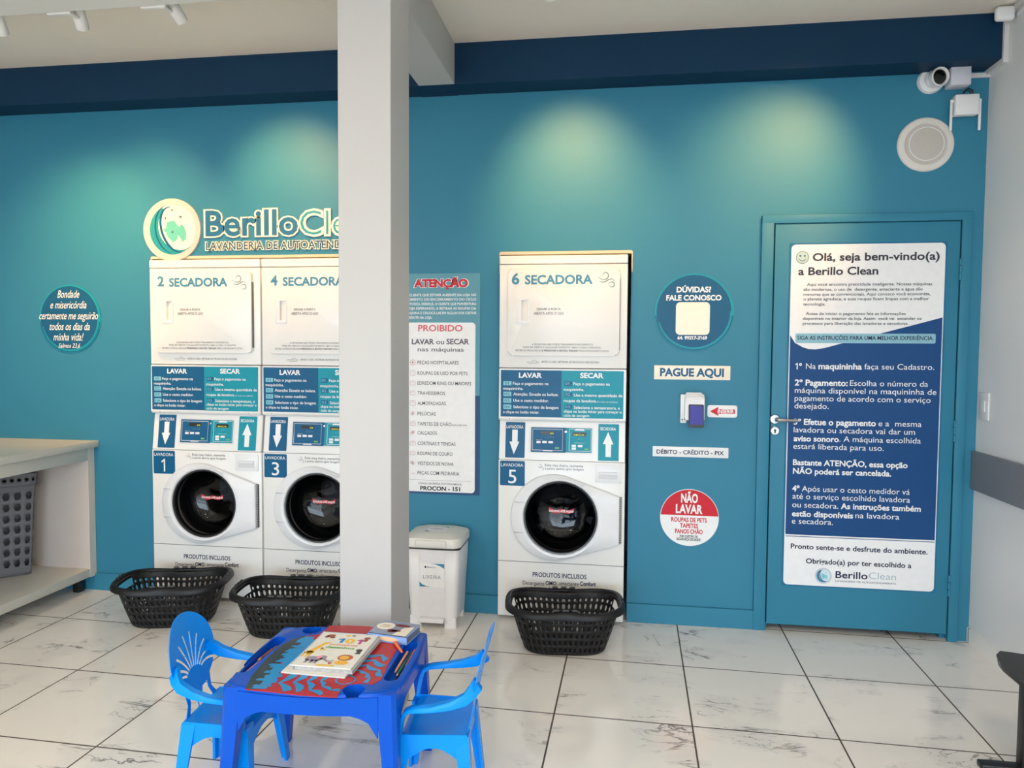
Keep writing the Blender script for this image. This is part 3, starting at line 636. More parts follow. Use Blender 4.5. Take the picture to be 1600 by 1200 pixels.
    onp(lettering('lettering', [('Selecione', x0 + 0.2051, x0 + 0.2373, 0.9935, .0035), ('Temperatura', x0 + 0.4118, x0 + 0.4655, 0.9812, .004), ('LAVADORA', x0 + 0.2493, x0 + 0.284, 0.9353, .003)], WHITE_P, fr, PY - .0042))
    bb = NB(); kx, kz = 0.3647, 1.0416; lathe_y(bb, [(.0005, PY - .008), (.006, PY - .0075), (.0075, PY - .002)], x0 + kx, kz, 20); onp(obj('key_lock', bb, CHROME, fr))
    # number plate
    r = [v + (x0 if i < 2 else 0) for i, v in enumerate((0.0089, 0.1451, 0.7413, 0.8765))]
    bb = NB(); prism(bb, rrect(*r, .007), PY - .0015, PY); np_ = obj('number_plate', bb, BLUE_P, t)
    lettering('lettering', [('LAVADORA', *[v + (x0 if i < 2 else 0) for i, v in enumerate((0.0145, 0.1364, 0.846, 0.0168))])], WHITE_P, np_, PY - .0022, .006)
    # advice lettering
    lettering('advice_lettering', [('Evite mau cheiro, mantenha', *[v + (x0 if i < 2 else 0) for i, v in enumerate((0.2546, 0.4603, 0.8525, 0.0135))]), ('a porta aberta após lavagem', *[v + (x0 if i < 2 else 0) for i, v in enumerate((0.2548, 0.4631, 0.8348, 0.0125))])], INK, t, PY - .0008, .004)
    bb = NB(); q = (0.2129, 0.2484, 0.8319, 0.8633); swirl(bb, q[0] + x0, q[1] + x0, q[2], q[3], .0016, PY - .0008); obj('breeze_print', bb, INK, t, 0)
    lettering('advice_lettering', [('PRODUTOS INCLUSOS', *[v + (x0 if i < 2 else 0) for i, v in enumerate((0.1928, 0.4847, 0.2452, 0.0243))], .018), ('Detergente', *[v + (x0 if i < 2 else 0) for i, v in enumerate((0.1381, 0.2567, 0.1983, 0.0213))], .0), ('OMO', *[v + (x0 if i < 2 else 0) for i, v in enumerate((0.263, 0.3222, 0.2025, 0.0212))], .025), (', amaciante', *[v + (x0 if i < 2 else 0) for i, v in enumerate((0.3243, 0.4439, 0.2054, 0.0211))], .0), ('Confort', *[v + (x0 if i < 2 else 0) for i, v in enumerate((0.4501, 0.5357, 0.2093, 0.0221))], .025), ('e outros das melhores marcas', *[v + (x0 if i < 2 else 0) for i, v in enumerate((0.1807, 0.4912, 0.1752, 0.0191))], .0)], INK_N, t, PY - .0008)
    # detergent drawer
    r = [v + (x0 if i < 2 else 0) for i, v in enumerate((0.5232, 0.6654, 0.772, 0.869))]
    bb = NB(); prism(bb, rrect(*r, .008), PY - .006, PY, 0, .003); dw = obj('detergent_drawer', bb, ENAMEL2, t)
    q = [v + (x0 if i < 2 else 0) for i, v in enumerate((0.5427, 0.6428, 0.7936, 0.8287))]
    bb = NB()  # grip lip over the finger recess
    loft(bb, [[(q[0] + .002, PY - .006, q[3] - .006), (q[0] + .002, PY - .014, q[3] - .008), (q[0] + .002, PY - .013, q[3] - .002), (q[0] + .002, PY - .006, q[3] + .004)], [(q[1] - .002, PY - .006, q[3] - .006), (q[1] - .002, PY - .014, q[3] - .008), (q[1] - .002, PY - .013, q[3] - .002), (q[1] - .002, PY - .006, q[3] + .004)]]); obj('drawer_grip', bb, ENAMEL2, dw)
    bb = NB(); flat(bb, [(q[0], q[2]), (q[1], q[2]), (q[1] - .002, q[3] - .006), (q[0] + .002, q[3] - .006)], PY - .0064); obj('grip_recess', bb, mat('recess_grey', (.62, .62, .64), .5), dw, 0)
    # porthole door: round shell that runs out to the hinge side
    cx_, cz_2 = x0 + 0.3065, 0.5779; Rr = .2335
    hx_ = x0 + 0.6566; h0, h1 = 0.4449, 0.7028
    def outline(k):
        # k shrinks the outline towards the inside
        rr2 = Rr - k; pts_ = []
        def tang(px, pz, s):
            dx, dz = px - cx_, pz - cz_2; d = math.hypot(dx, dz); a = math.atan2(dz, dx); return a + s * math.acos(rr2 / d)
        a1 = tang(hx_ - k, h1 - k, 1); a0 = tang(hx_ - k, h0 + k, -1)
        n = 60
        for i in range(n + 1):
            a = a1 + (2 * pi + a0 - a1) * i / n; pts_.append((cx_ + rr2 * cos(a), cz_2 + rr2 * sin(a)))
        for i in range(1, 6): pts_.append((pts_[n][0] + (hx_ - k - pts_[n][0]) * i / 6, pts_[n][1] + (h0 + k - pts_[n][1]) * i / 6))
        for i in range(0, 9): pts_.append((hx_ - k, h0 + k + (h1 - h0 - 2 * k) * i / 8))
        for i in range(1, 6): pts_.append((hx_ - k + (pts_[0][0] - hx_ + k) * i / 6, h1 - k + (pts_[0][1] - h1 + k) * i / 6))
        return pts_
    def about(pl, y): return [(a, y, c) for a, c in pl]
    o0 = outline(0); N = len(o0)
    def circ_ring(r, y):   # matched by angle about the glass centre
        return [(gx + r * cos(math.atan2(c - gz, a - gx)), y, gz + r * sin(math.atan2(c - gz, a - gx))) for a, c in o0]
    blend = lambda A, B, k, y: [(a[0] + (b[0] - a[0]) * k, y, a[2] + (b[2] - a[2]) * k) for a, b in zip(A, B)]
    bb = NB(); o6 = about(outline(.006), PY - .030); inner = circ_ring(.213, PY - .042)
    loft(bb, [about(o0, PY), about(o0, PY - .022), about(outline(.002), PY - .027), o6, blend(o6, inner, .85, PY - .040), inner, circ_ring(.204, PY - .040), circ_ring(.1985, PY - .033), circ_ring(.198, PY)], True, False, False)
    bmesh.ops.recalc_face_normals(bb, faces=bb.faces)
    door = obj('porthole_door', bb, ENAMEL2, t, 30)
    bb = NB(); lathe_y(bb, [(.1995, PY - .030), (.196, PY - .035), (.190, PY - .034), (.186, PY - .022), (.184, PY)], gx, gz, 64); bmesh.ops.recalc_face_normals(bb, faces=bb.faces); obj('porthole_bezel', bb, mat('bezel_grey', (.03, .032, .034), .3), door)
    bb = NB(); lathe_y(bb, [(.186, PY - .024), (.178, PY - .010), (.163, PY + .05), (.150, PY + .085), (.125, PY + .105), (.06, PY + .115), (.001, PY + .117)], gx, gz, 64); bmesh.ops.recalc_face_normals(bb, faces=bb.faces); obj('porthole_glass', bb, DOOR_GLASS, door, 60)
    bb = NB()
    for i in range(2): box(bb, x0 + 0.0937 + .0, x0 + 0.1491, PY - .0425, PY - .03, cz_2 + (.082, -.083)[i] - .0006, cz_2 + (.082, -.083)[i] + .0006)
    obj('grip_seam', bb, mat('seam_light_grey', (.45, .45, .47), .5), door)
    bb = NB(); hz0, hz1 = h0 + .004, h1 - .004; hxx = hx_ + .0005
    box(bb, hxx, hxx + .010, PY - .012, PY, hz0, hz1)
    hg = obj('hinge', bb, DARK, t)
    bb = NB()
    for i in range(26):
        z = hz0 + (hz1 - hz0) * (i + .2) / 26; box(bb, hxx + .002, hxx + .008, PY - .0135, PY - .011, z, z + (hz1 - hz0) / 26 * .5)
    obj('hinge_knuckles', bb, mat('hinge_grey', (.45, .45, .45), .4), hg)
    # red fill-line sticker on the glass
    bb = NB(); n = 20; q0, q1 = gx - .070, gx + .068; P0 = []; P1 = []
    for i in range(n + 1):
        u = i / n; zz = gz + .012 - .006 * sin(u * pi) + .004 * cos(u * 12); xx = q0 + (q1 - q0) * u
        P0.append(bb.verts.new((xx, PY + .058, zz))); P1.append(bb.verts.new((xx, PY + .058, zz + .019)))
    for i in range(n): bb.faces.new((P0[i], P0[i + 1], P1[i + 1], P1[i]))
    st_ = obj('fill_line_sticker', bb, mat('sticker_red', '#c8262f', .5), t, 0)
    lettering('lettering', [('ROUPAS ATÉ AQUI!', q0 + .003, q1 - .003, gz + .0115, .011)], WHITE_P, st_, PY + .0572, .03)
    # gasket and drum
    bb = NB(); lathe_y(bb, [(.187, PY + .02), (.180, PY + .05), (.186, PY + .075), (.178, PY + .10), (.185, PY + .12), (.172, PY + .14)], gx, gz, 48); obj('gasket', bb, RUBBER, t)
    bb = NB(); lathe_y(bb, [(.172, PY + .14), (.187, PY + .16), (.187, PY + .45), (.15, PY + .47), (.001, PY + .475)], gx, gz, 48); bmesh.ops.recalc_face_normals(bb, faces=bb.faces); dm = obj('drum', bb, STEEL, t)
    bb = NB()
    for a in (100, 220, 340):
        ca, sa = cos(R_(a)), sin(R_(a)); ta, tb = -sa, ca
        rg = []
        for y in (PY + .18, PY + .44): rg.append([(gx + ca * .186 + ta * w - ca * d, y, gz + sa * .186 + tb * w - sa * d) for w, d in ((-.03, 0), (-.01, .045), (.01, .045), (.03, 0))])
        loft(bb, rg)
    obj('drum_paddle', bb, STEEL, dm)
    return t

ZSPLIT = 1.0971
def make_dryer(x0):
    t = thing('tumble_dryer', None, 'tumble dryer', (x0, PY, ZSPLIT))
    A = lambda q: [v + (x0 if i < 2 else 0) for i, v in enumerate(q)]
    zt = MH; zp = 1.3791; zs = 1.9381
    bm = NB(); box(bm, x0, x0 + MW, PY + .004, PY + .70, zp + .004, zs - .002, .004); obj('cabinet', bm, ENAMEL, t)
    bm = NB(); box(bm, x0, x0 + MW, PY, PY + .70, zs + .001, zt, .006, 3); obj('top_cap', bm, ENAMEL, t)
    bm = NB(); terminal(bm, x0 + .001, x0 + MW - .001, [(PY - .006, 1.1137), (PY - .001, zp), (PY + .3, zp), (PY + .3, ZSPLIT), (PY + .004, ZSPLIT), (PY - .006, ZSPLIT + .012)], .003)
    lp = obj('lower_panel', bm, ENAMEL, t)
    # sticker on the lower panel
    q = A((0.0115, 0.34, 1.1185, 1.3706)); q2 = A((0.338, 0.6686, 1.119, 1.3721)); zb, zt2 = q[2], q[3]
    yl = PY - .0068
    bm = NB(); prism(bm, rrect(q[0], q[1], zb, zt2, .001), yl, PY); wl = obj('washing_steps_sticker', bm, BLUE_P, t)
    bm = NB(); prism(bm, rrect(q[1], q2[1], zb - .001, zt2, .001), yl, PY); dl_ = obj('drying_steps_sticker', bm, TEALP, t)
    L = lambda s, q_, *b: (s, *A(q_), *b)
    lettering('lettering', [L('LAVAR', (0.1098, 0.2348, 1.3307, 0.0254), .035), L('Faça o pagamento na', (0.0776, 0.2704, 1.2919, 0.015)), L('maquininha.', (0.0246, 0.1338, 1.2646, 0.0146)), L('Atenção: Esvazie os bolsos.', (0.0801, 0.3246, 1.2343, 0.0156)), L('Use o cesto medidor.', (0.0803, 0.2733, 1.2001, 0.0151)), L('Selecione o tipo de lavagem', (0.0805, 0.3253, 1.1647, 0.0151)), L('e clique no botão iniciar.', (0.0254, 0.2219, 1.1372, 0.0146))], WHITE_P, wl, yl - .0010, .012)
    lettering('lettering', [L('SECAR', (0.4396, 0.5626, 1.3332, 0.0256), .035), L('Faça o pagamento na', (0.4042, 0.5969, 1.2938, 0.0148)), L('maquininha.', (0.3522, 0.4608, 1.2632, 0.0144)), L('Use a mesma quantidade de', (0.4069, 0.6637, 1.2334, 0.0149)), L('roupas da lavadora', (0.3528, 0.5236, 1.2031, 0.0149)), L('(um cesto do medidor).', (0.5277, 0.64, 1.2035, 0.0072), .0), L('Selecione a temperatura, e', (0.4076, 0.6505, 1.1677, 0.0149)), L('clique no botão iniciar para começar o', (0.3534, 0.6599, 1.1467, 0.0144)), L('ciclo de secagem', (0.3536, 0.4899, 1.1245, 0.0134))], WHITE_P, dl_, yl - .0010, .012)
    bm = NB()
    for b in ((0.0254, 0.0701, 1.2881, 1.3104), (0.0258, 0.0695, 1.2292, 1.2537), (0.026, 0.0697, 1.1937, 1.2182), (0.0262, 0.07, 1.1598, 1.1838)): flat(bm, rrect(*A(b), .002), yl - .0006)
    obj('number_boxes', bm, PALE, wl, 0)
    lettering('numbers', [L('01.', (0.0339, 0.066, 1.2923, 0.0141)), L('02.', (0.0316, 0.0664, 1.2344, 0.0141)), L('03.', (0.0319, 0.0666, 1.199, 0.0141)), L('04.', (0.0321, 0.0668, 1.1645, 0.0141))], NAVY, wl, yl - .0012, .0)
    bm = NB()
    for b in ((0.3564, 0.3959, 1.2885, 1.3127), (0.357, 0.3965, 1.2309, 1.254), (0.3577, 0.3972, 1.1659, 1.1886)): flat(bm, rrect(*A(b), .001), yl - .0006)
    obj('number_boxes', bm, BLUE_P, dl_, 0)
    lettering('numbers', [L('01.', (0.3601, 0.3919, 1.2931, 0.0149)), L('02.', (0.3607, 0.3925, 1.2355, 0.0149)), L('03.', (0.3613, 0.3932, 1.17, 0.0144))], PALE, dl_, yl - .0012, .0)
    for px_, pz_ in ((0.0614, 1.1088), (0.616, 1.109)):
        bm = NB(); prism(bm, [(x0 + px_ - .014, pz_ - .006), (x0 + px_ + .014, pz_ - .006), (x0 + px_ + .005, pz_ + .005), (x0 + px_ - .005, pz_ + .005)], PY - .009, PY - .004); s_ = obj('screw_boss', bm, ENAMEL, t)
        bm = NB(); lathe_y(bm, [(.0004, PY - .0105), (.0028, PY - .0105), (.003, PY - .008)], x0 + px_, pz_ - .001, 10); obj('screw', bm, GREYLINE, s_)
    # door
    q = A((0.0498, 0.6415, 1.4512, 1.9132))
    bm = NB(); prism(bm, rrect(*q, .024, 6), PY - .022, PY + .004, 0, .008); dd = obj('dryer_door', bm, ENAMEL, t, 40)
    YD = PY - .0228
    hq = A((0.0947, 0.1634, 1.6187, 1.7524))
    bm = NB(); prism(bm, rrect(*hq, .006), YD - .004, YD + .001, 0, .002)
    hd = obj('door_handle', bm, ENAMEL2, dd)
    i0, i1, iz0, iz1 = A((0.1228, 0.1592, 1.6372, 1.7482))
    cb = NB(); loft(cb, [[(i0, YD + .016, iz0), (i0, YD + .016, iz1 - .004), (i0, YD - .02, iz1 - .004), (i0, YD - .02, iz0)], [(i1, YD - .0005, iz0), (i1, YD - .0005, iz1), (i1, YD - .02, iz1), (i1, YD - .02, iz0)]]); bmesh.ops.recalc_face_normals(cb, faces=cb.faces)
    import copy
    c1 = cb.copy(); cut1 = cutter(cb, None); cut2 = cutter(c1, None)
    bpy.context.view_layer.update()
    boolean(hd, [cut1]); boolean(dd, [cut2])
    lettering('door_lettering', [L('SECADORA', (0.1404, 0.4998, 1.8306, 0.0452), .03)], INK_T, dd, YD - .0008)
    bm = NB(); w = A((0.5248, 0.6142, 1.8113, 1.8899)); swirl(bm, w[0], w[1], w[2], w[3], .0055, YD - .0008); obj('breeze_print', bm, mat('print_slate', '#7d9298', .45), dd, 0)
    lettering('door_lettering', [L('DEIXAR A PORTA', (0.2058, 0.3325, 1.6911, 0.0123)), L('ABERTA APÓS O USO', (0.1894, 0.3486, 1.668, 0.0133)), L('A SECADORA NÃO POSSUI TRAVAMENTO AUTOMÁTICO.', (0.1804, 0.5073, 1.5055, 0.0092), -.006), L('PODE SER ABERTA A QUALQUER MOMENTO. ABRA A CADA 15 MINUTOS.', (0.1347, 0.5479, 1.4896, 0.0092), -.006), L('RETIRE AS PEÇAS SECAS', (0.0931, 0.2325, 1.4719, 0.0093), -.006), L("E PRESSIONE O BOTÃO 'INICIAR'", (0.2367, 0.4278, 1.4721, 0.0092), .014), L('PARA CONTINUAR O CICLO.', (0.4319, 0.5891, 1.4723, 0.0092), -.006)], INK, dd, YD - .0008)
    lettering('advice_lettering', [L('APÓS O USO, RETIRAR AS FELPAS DA SECADORA', (0.23, 0.5393, 1.4108, 0.0108))], INK, t, PY + .003)
    bm = NB(); f = A((0.1509, 0.2216, 1.4048, 1.4265)); fx, fz = f[0], f[2]; fw_, fh = f[1] - f[0], f[3] - f[2]
    for pl_ in ([(0, .45), (.12, .5), (.9, .5), (1, .45)], [(.14, .4), (.14, .1), (.86, .1), (.86, .4)], [(.4, .55), (.45, .85), (.55, .95), (.68, .9), (.78, .6)], [(.0, .48), (.08, .36)]): stroke(bm, [(fx + a * fw_, fz + c * fh) for a, c in pl_], .0014, PY + .003, 0, False)
    obj('lint_filter_print', bm, INK, t, 0)
    # slim dark hinge gap along the right edge of the door
    bm = NB(); box(bm, q[1] - .001, q[1] + .003, PY - .014, PY + .004, q[2] + .03, q[3] - .06); obj('door_hinge', bm, GREYLINE, t)
    return t

w0 = make_washer(XB5); d0 = make_dryer(XB5)
def place(w, d, x):
    w.location.x = x; d.location.x = x
w1, d1 = copy_tree(w0), copy_tree(d0); place(w1, d1, XA)
XB = XA + MW + .009
w2, d2 = copy_tree(w0), copy_tree(d0); place(w2, d2, XB)
for (w, d, x, wn, dn, wl, dl_) in ((w0, d0, XB5, '5', '6', 'white front-loading washer numbered 5, standing alone right of the trash bin', 'white dryer numbered 6 standing alone right of the trash bin'),
                                  (w1, d1, XA, '1', '2', 'white front-loading washer numbered 1 beside the counter', 'white dryer numbered 2 under the round emblem'),
                                  (w2, d2, XB, '3', '4', 'white front-loading washer numbered 3, half hidden by the column', 'white dryer numbered 4, half hidden by the column')):
    tag(w, wl, None, 'front-loading washers under the dryers'); tag(d, dl_, None, 'dryers stacked on the washers')
    pn = [c for c in w.children if c.name.split('.')[0] == 'number_plate'][0]
    g = (0.0548, 0.0992, 0.7545, 0.0737)
    if wn == '1': g = (g[0] + .006, g[1] - .016, g[2], g[3])
    lettering('number', [(wn, x + g[0], x + g[1], g[2], g[3])], WHITE_P, pn, PY - .0022, .004)
    pd = [c for c in d.children if c.name.split('.')[0] == 'dryer_door'][0]
    g = (0.0697, 0.1114, 1.8305, 0.0554) if dn == '6' else (0.0686, 0.1093, 1.8331, 0.0528)
    lettering('number', [(dn, x + g[0], x + g[1], g[2], g[3])], INK_T, pd, PY - .0236, .03)
# laundry seen through the glass of the single washer
lx, lz2 = XB5 + 0.3424, 0.5805
bm = NB(); bmesh.ops.create_icosphere(bm, subdivisions=4, radius=1)
for v in bm.verts:
    n = .16 * sin(5 * v.co.x + 2 * v.co.z) + .13 * sin(7 * v.co.z + 3 * v.co.y) + .09 * sin(13 * v.co.x - 4 * v.co.y)
    v.co = Vector((v.co.x * .132 * (1 + n), v.co.y * .085 * (1 + n) , v.co.z * .085 * (1 + n)))
bmesh.ops.translate(bm, verts=bm.verts, vec=(lx, PY + .295, lz2 - .06))
o = obj('laundry_bundle', bm, mat('denim_cloth', (.02, .028, .055), .85, noise=.4, nscale=25, bump=.4), None, 60)
rebase(o, (lx, PY + .295, lz2 - .15)); tag(o, 'dark blue clothes seen through the glass of washer 5', 'laundry')

# ================================================================ ceiling corner devices
sx, sz = -0.2857, 2.5223
t = thing('wall_speaker', 'round white speaker on the teal wall above the door', 'speaker', (sx, 0, sz))
bm = NB(); lathe_y(bm, [(.134, 0), (.134, -.006), (.128, -.012), (.105, -.014), (.101, -.010), (.0005, -.010)], sx, sz, 64); bmesh.ops.recalc_face_normals(bm, faces=bm.faces); obj('rim', bm, mat('speaker_white', (.70, .67, .63), .5), t)
bm = NB(); lathe_y(bm, [(.099, -.010), (.097, -.0155), (.05, -.019), (.0005, -.020)], sx, sz, 48); bmesh.ops.recalc_face_normals(bm, faces=bm.faces); obj('grille', bm, mat('speaker_mesh', (.52, .49, .45), .6, noise=.35, nscale=400), t)
bm = NB(); ring_flat(bm, sx, sz, .080, .084, -.0185); obj('grille_ring', bm, ENAMEL2, t, 0)

kx, kz = -0.2732, 2.8332
t = thing('dome_camera', 'white turret security camera under the navy beam', 'security camera', (kx, 0, kz))
bm = NB(); lathe_y(bm, [(.062, 0), (.062, -.012), (.056, -.022), (.04, -.026), (.0005, -.026)], kx, kz, 40); bmesh.ops.recalc_face_normals(bm, faces=bm.faces); obj('base_ring', bm, ENAMEL2, t)
bm = NB(); bmesh.ops.create_uvsphere(bm, u_segments=28, v_segments=18, radius=.042); bmesh.ops.translate(bm, verts=bm.verts, vec=(kx + .004, -.036, kz)); tr = obj('turret', bm, ENAMEL2, t, 60)
dirv = Vector((.25, -1, -.12)).normalized(); rot = Vector((0, -1, 0)).rotation_difference(dirv)
bm = NB(); lathe_y(bm, [(.043, 0), (.046, -.03), (.042, -.034), (.036, -.028), (.034, -.02)], 0, 0, 32); bmesh.ops.recalc_face_normals(bm, faces=bm.faces); bmesh.ops.rotate(bm, verts=bm.verts, matrix=rot.to_matrix()); bmesh.ops.translate(bm, verts=bm.verts, vec=Vector((kx + .004, -.036, kz)) + dirv * .020); obj('shroud', bm, ENAMEL2, t)
bm = NB(); lathe_y(bm, [(.035, -.018), (.034, -.024), (.02, -.029), (.0005, -.031)], 0, 0, 28); bmesh.ops.recalc_face_normals(bm, faces=bm.faces); bmesh.ops.rotate(bm, verts=bm.verts, matrix=rot.to_matrix()); bmesh.ops.translate(bm, verts=bm.verts, vec=Vector((kx + .004, -.036, kz)) + dirv * .020); obj('lens', bm, mat('lens_black', (.004, .004, .005), .1), t)

jx0, jx1, jz0, jz1 = -0.2062, -0.1134, 2.7864, 2.8816
bm = NB(); box(bm, jx0, jx1, -.075, 0, jz0, jz1, .005, 2)
o = obj('junction_box', bm, mat('box_white', (.60, .61, .68), .4)); rebase(o, ((jx0 + jx1) / 2, 0, jz0)); tag(o, 'square white junction box beside the security camera', 'junction box')
gx0, gx1, gz0, gz1 = -0.1745, -0.0639, 2.6475, 2.748
t = thing('wall_router', 'white wireless router with two hanging antennas below the junction box', 'router', ((gx0 + gx1) / 2, 0, gz0))
bm = NB(); box(bm, gx0, gx1, -.058, -.012, gz0, gz1, .008, 3); obj('case', bm, ENAMEL2, t)
bm = NB(); box(bm, gx0 + .02, gx1 - .02, -.014, 0, gz0 + .02, gz1 - .02); obj('mount', bm, ENAMEL2, t)
for s, x in ((-1, gx0), (1, gx1)):
    bm = NB(); xa, xb = (x - .016, x - .004) if s < 0 else (x + .004, x + .016)
    box(bm, min(x, x + s * .016), max(x, x + s * .016), -.042, -.028, gz1 - .035, gz1 - .02, .003); box(bm, xa, xb, -.041, -.029, gz0 - .072, gz1 - .02, .004); obj('antenna', bm, ENAMEL2, t)
bm = NB(); tube(bm, [(gx1 - .03, -.03, gz1 - .004), (gx1 - .035, -.03, gz1 + .02), (gx1 - .05, -.02, gz1 + .03), (gx1 - .055, -.01, gz1 + .012), (gx1 - .055, -.006, gz1 - .02)], .003, 6); tube(bm, [(gx1 - .02, -.03, gz1 - .004), (gx1 - .024, -.03, gz1 + .025), (gx1 - .04, -.02, gz1 + .038), (gx1 - .06, -.01, gz1 + .02)], .003, 6); obj('cable', bm, DARK, t)

CW = mat('conduit_white', (.66, .66, .66), .4)
zl = 2.8492
bm = NB()
box(bm, jx1, -.001, -.016, 0, zl - .011, zl + .011, .001)
box(bm, -.022, -.0005, YB - .016, 0, ZB - .024, ZB - .0005)
box(bm, -.0215, -.001, YB - .0155, YB + .01, ZB - .0235, ZC - .03)
o = obj('cable_conduit', bm, CW); rebase(o, (0, 0, zl)); tag(o, 'white cable trunking running from the junction box around the beam end', 'conduit')
bm = NB(); box(bm, -.02, -.0005, -2.6, YB - .03, ZC - .03, ZC - .004, .001)
o = obj('cable_conduit', bm, CW); rebase(o, (0, -1.4, ZC - .03)); tag(o, 'white cable trunking along the top of the right wall under the ceiling', 'conduit')
t = thing('ceiling_sensor', 'small rounded white sensor in the top right ceiling corner', 'sensor', (-.055, YB - .08, ZC - .06))
bm = NB(); box(bm, -.096, -.014, YB - .10, YB - .062, ZC - .074, ZC - .008, .016, 3); obj('case', bm, ENAMEL2, t)
bm = NB(); tube(bm, [(-.012, YB - .08, ZC - .03), (.0 - .012, YB - .13, ZC - .015), (-.012, YB - .17, ZC - .03), (-.012, YB - .16, ZC - .055), (-.012, YB - .11, ZC - .06)], .004, 8); obj('cable', bm, ENAMEL2, t)

# ---------------------------------------------------------------- right wall fittings
bm = NB(); box(bm, -.008, 0, -.128, -.03, 1.150, 1.285, .003)
t = thing('switch_plate', 'blank white switch plate on the right wall beside the door frame', 'switch plate', (0, -.08, 1.15)); obj('plate', bm, mat('plate_white', (.74, .74, .74), .35), t)
bm = NB(); box(bm, -.0115, -.008, -.10, -.058, 1.19, 1.245, .001); obj('blank_insert', bm, ENAMEL2, t)
bm = NB(); box(bm, -.02, 0, -3.2, -.005, .79, .985, .002)
o = obj('wall_bumper_rail', bm, GREYBAND); rebase(o, (0, -1.5, .79)); tag(o, 'wide grey bumper rail along the right wall', 'bumper rail')

# ---------------------------------------------------------------- track spots on the beam
SPOTW = mat('spot_white', (.72, .71, .70), .4)
def make_spot(x, aim, power, angle, blend=1., soft=.035):
    y0, z0 = CY1 + .07, 2.985
    t = thing('ceiling_spot', None, 'spotlight', (x, y0, z0), 0, 'spotlights along the white beam')
    bm = NB(); box(bm, -.10, .015, -.066, -.044, -.050, -.034, .003); box(bm, -.01, .01, -.05, .0, -.046, -.034, .003); obj('mounting_arm', bm, SPOTW, t, 35, True)
    d = (Vector(aim) - Vector((x, y0, z0))).normalized(); q = Vector((0, 0, -1)).rotation_difference(d).to_matrix()
    bm = NB(); lathe_z(bm, [(.024, .022), (.028, .018), (.028, -.085), (.0265, -.088), (.024, -.082)], 0, 0, 24, True, False); bmesh.ops.rotate(bm, verts=bm.verts, matrix=q); hd = obj('lamp_head', bm, SPOTW, t, 35, True)
    bm = NB(); bm.faces.new([bm.verts.new((.0245 * cos(-2 * pi * i / 20), .0245 * sin(-2 * pi * i / 20), -.080)) for i in range(20)]); bmesh.ops.rotate(bm, verts=bm.verts, matrix=q); obj('lens', bm, mat('lit_lens', (1., .82, .6), .4, emit=14), hd, 0, True)
    L = bpy.data.lights.new('spot_light', 'SPOT'); L.energy = power; L.color = WARM; L.spot_size = R_(angle); L.spot_blend = blend; L.shadow_soft_size = soft
    lo = bpy.data.objects.new('spot_light', L); COL.objects.link(lo); lo.parent = t; lo.location = d * .10
    lo.rotation_euler = Vector((0, 0, -1)).rotation_difference(d).to_euler(); return t
for x, ax, lab, pw, an, az in ((-4.61, -5.0, 'first white spotlight at the left edge of the ceiling', .95, 68, 1.9), (-4.20, -4.6, 'second white spotlight from the left on the beam', .95, 68, 2.0), (-3.75, -3.65, 'third white spotlight, nearest the column', .95, 62, 2.28),
                       (-2.09, -2.05, None, .92, 62, 2.3), (-.68, -1.05, None, .9, 62, 2.32)):
    s = make_spot(x, (ax, 0, az), SPOT_W * pw, an)
    if lab: s['label'] = lab
    else: s['label'] = 'white ceiling spotlight right of the column aimed at the teal wall' if x < -1 else 'white ceiling spotlight aimed at the wall above the door'

# added fill lamps, out of view behind the viewer, to brighten the floor
def fill_lamp(x, y, label):
    t = thing('fill_lamp', label, 'fill lamp', (x, y, ZC), 0, 'added fill lamps out of view')
    bm = NB(); lathe_z(bm, [(.20, 0), (.20, -.03), (.19, -.036), (.17, -.036)], 0, 0, 40, True, False); obj('housing', bm, SPOTW, t, 35, True)
    bm = NB(); bm.faces.new([bm.verts.new((.172 * cos(-2 * pi * i / 40), .172 * sin(-2 * pi * i / 40), -.034)) for i in range(40)]); obj('diffuser', bm, mat('fill_diffuser', (1., .9, .75), .5, emit=3), t, 0, True)
    L = bpy.data.lights.new('lamp_light', 'AREA'); L.shape = 'DISK'; L.size = .36; L.energy = FILL_W; L.color = FILL_COL
    lo = bpy.data.objects.new('lamp_light', L); COL.objects.link(lo); lo.parent = t; lo.location = (0, 0, -.045)
for x, y, lb in ((-4.6, -3.7, 'added round fill lamp on the ceiling above the counter'), (-1.3, -3.7, 'added round fill lamp on the ceiling above the open floor by the door'), (-4.6, -6.2, 'added round fill lamp on the ceiling at the front left of the shop'), (-1.3, -6.2, 'added round fill lamp on the ceiling at the front right of the shop')):
    fill_lamp(x, y, lb)

# ================================================================ counter with shelf on the left
KX = -4.90
t = thing('folding_counter', 'pale grey folding counter with an open shelf, against the teal wall', 'counter', (-5.3, -1.3, 0))
bm = NB(); box(bm, XL + .002, KX, -2.7, -.003, .876, .915, .003); obj('worktop', bm, WOODGREY, t)
bm = NB(); box(bm, KX - .06, KX - .035, -2.68, -.04, .80, .876, .001); box(bm, XL + .002, XL + .03, -2.68, -.04, .14, .876); obj('rail', bm, WOODGREY, t)
bm = NB(); box(bm, XL + .002, KX - .034, -.054, -.004, .14, .876, .001); obj('end_panel', bm, INNER, t)
bm = NB(); box(bm, KX - .0339, KX - .032, -.056, -.003, .09, .876); obj('edge_strip', bm, WOODGREY, t)
bm = NB(); box(bm, XL + .002, KX - .034, -2.68, -2.65, .14, .876, .001); obj('end_panel', bm, INNER, t)
bm = NB(); box(bm, XL + .002, KX - .034, -2.68, -.004, .092, .142, .002); obj('shelf', bm, WOODGREY, t)
for x, y in ((KX - .11, -.06), (KX - .11, -2.6), (XL + .1, -.06), (XL + .1, -2.6)):
    bm = NB(); box(bm, x - .022, x + .022, y - .022, y + .022, 0, .092, .003); obj('leg', bm, DARK, t)

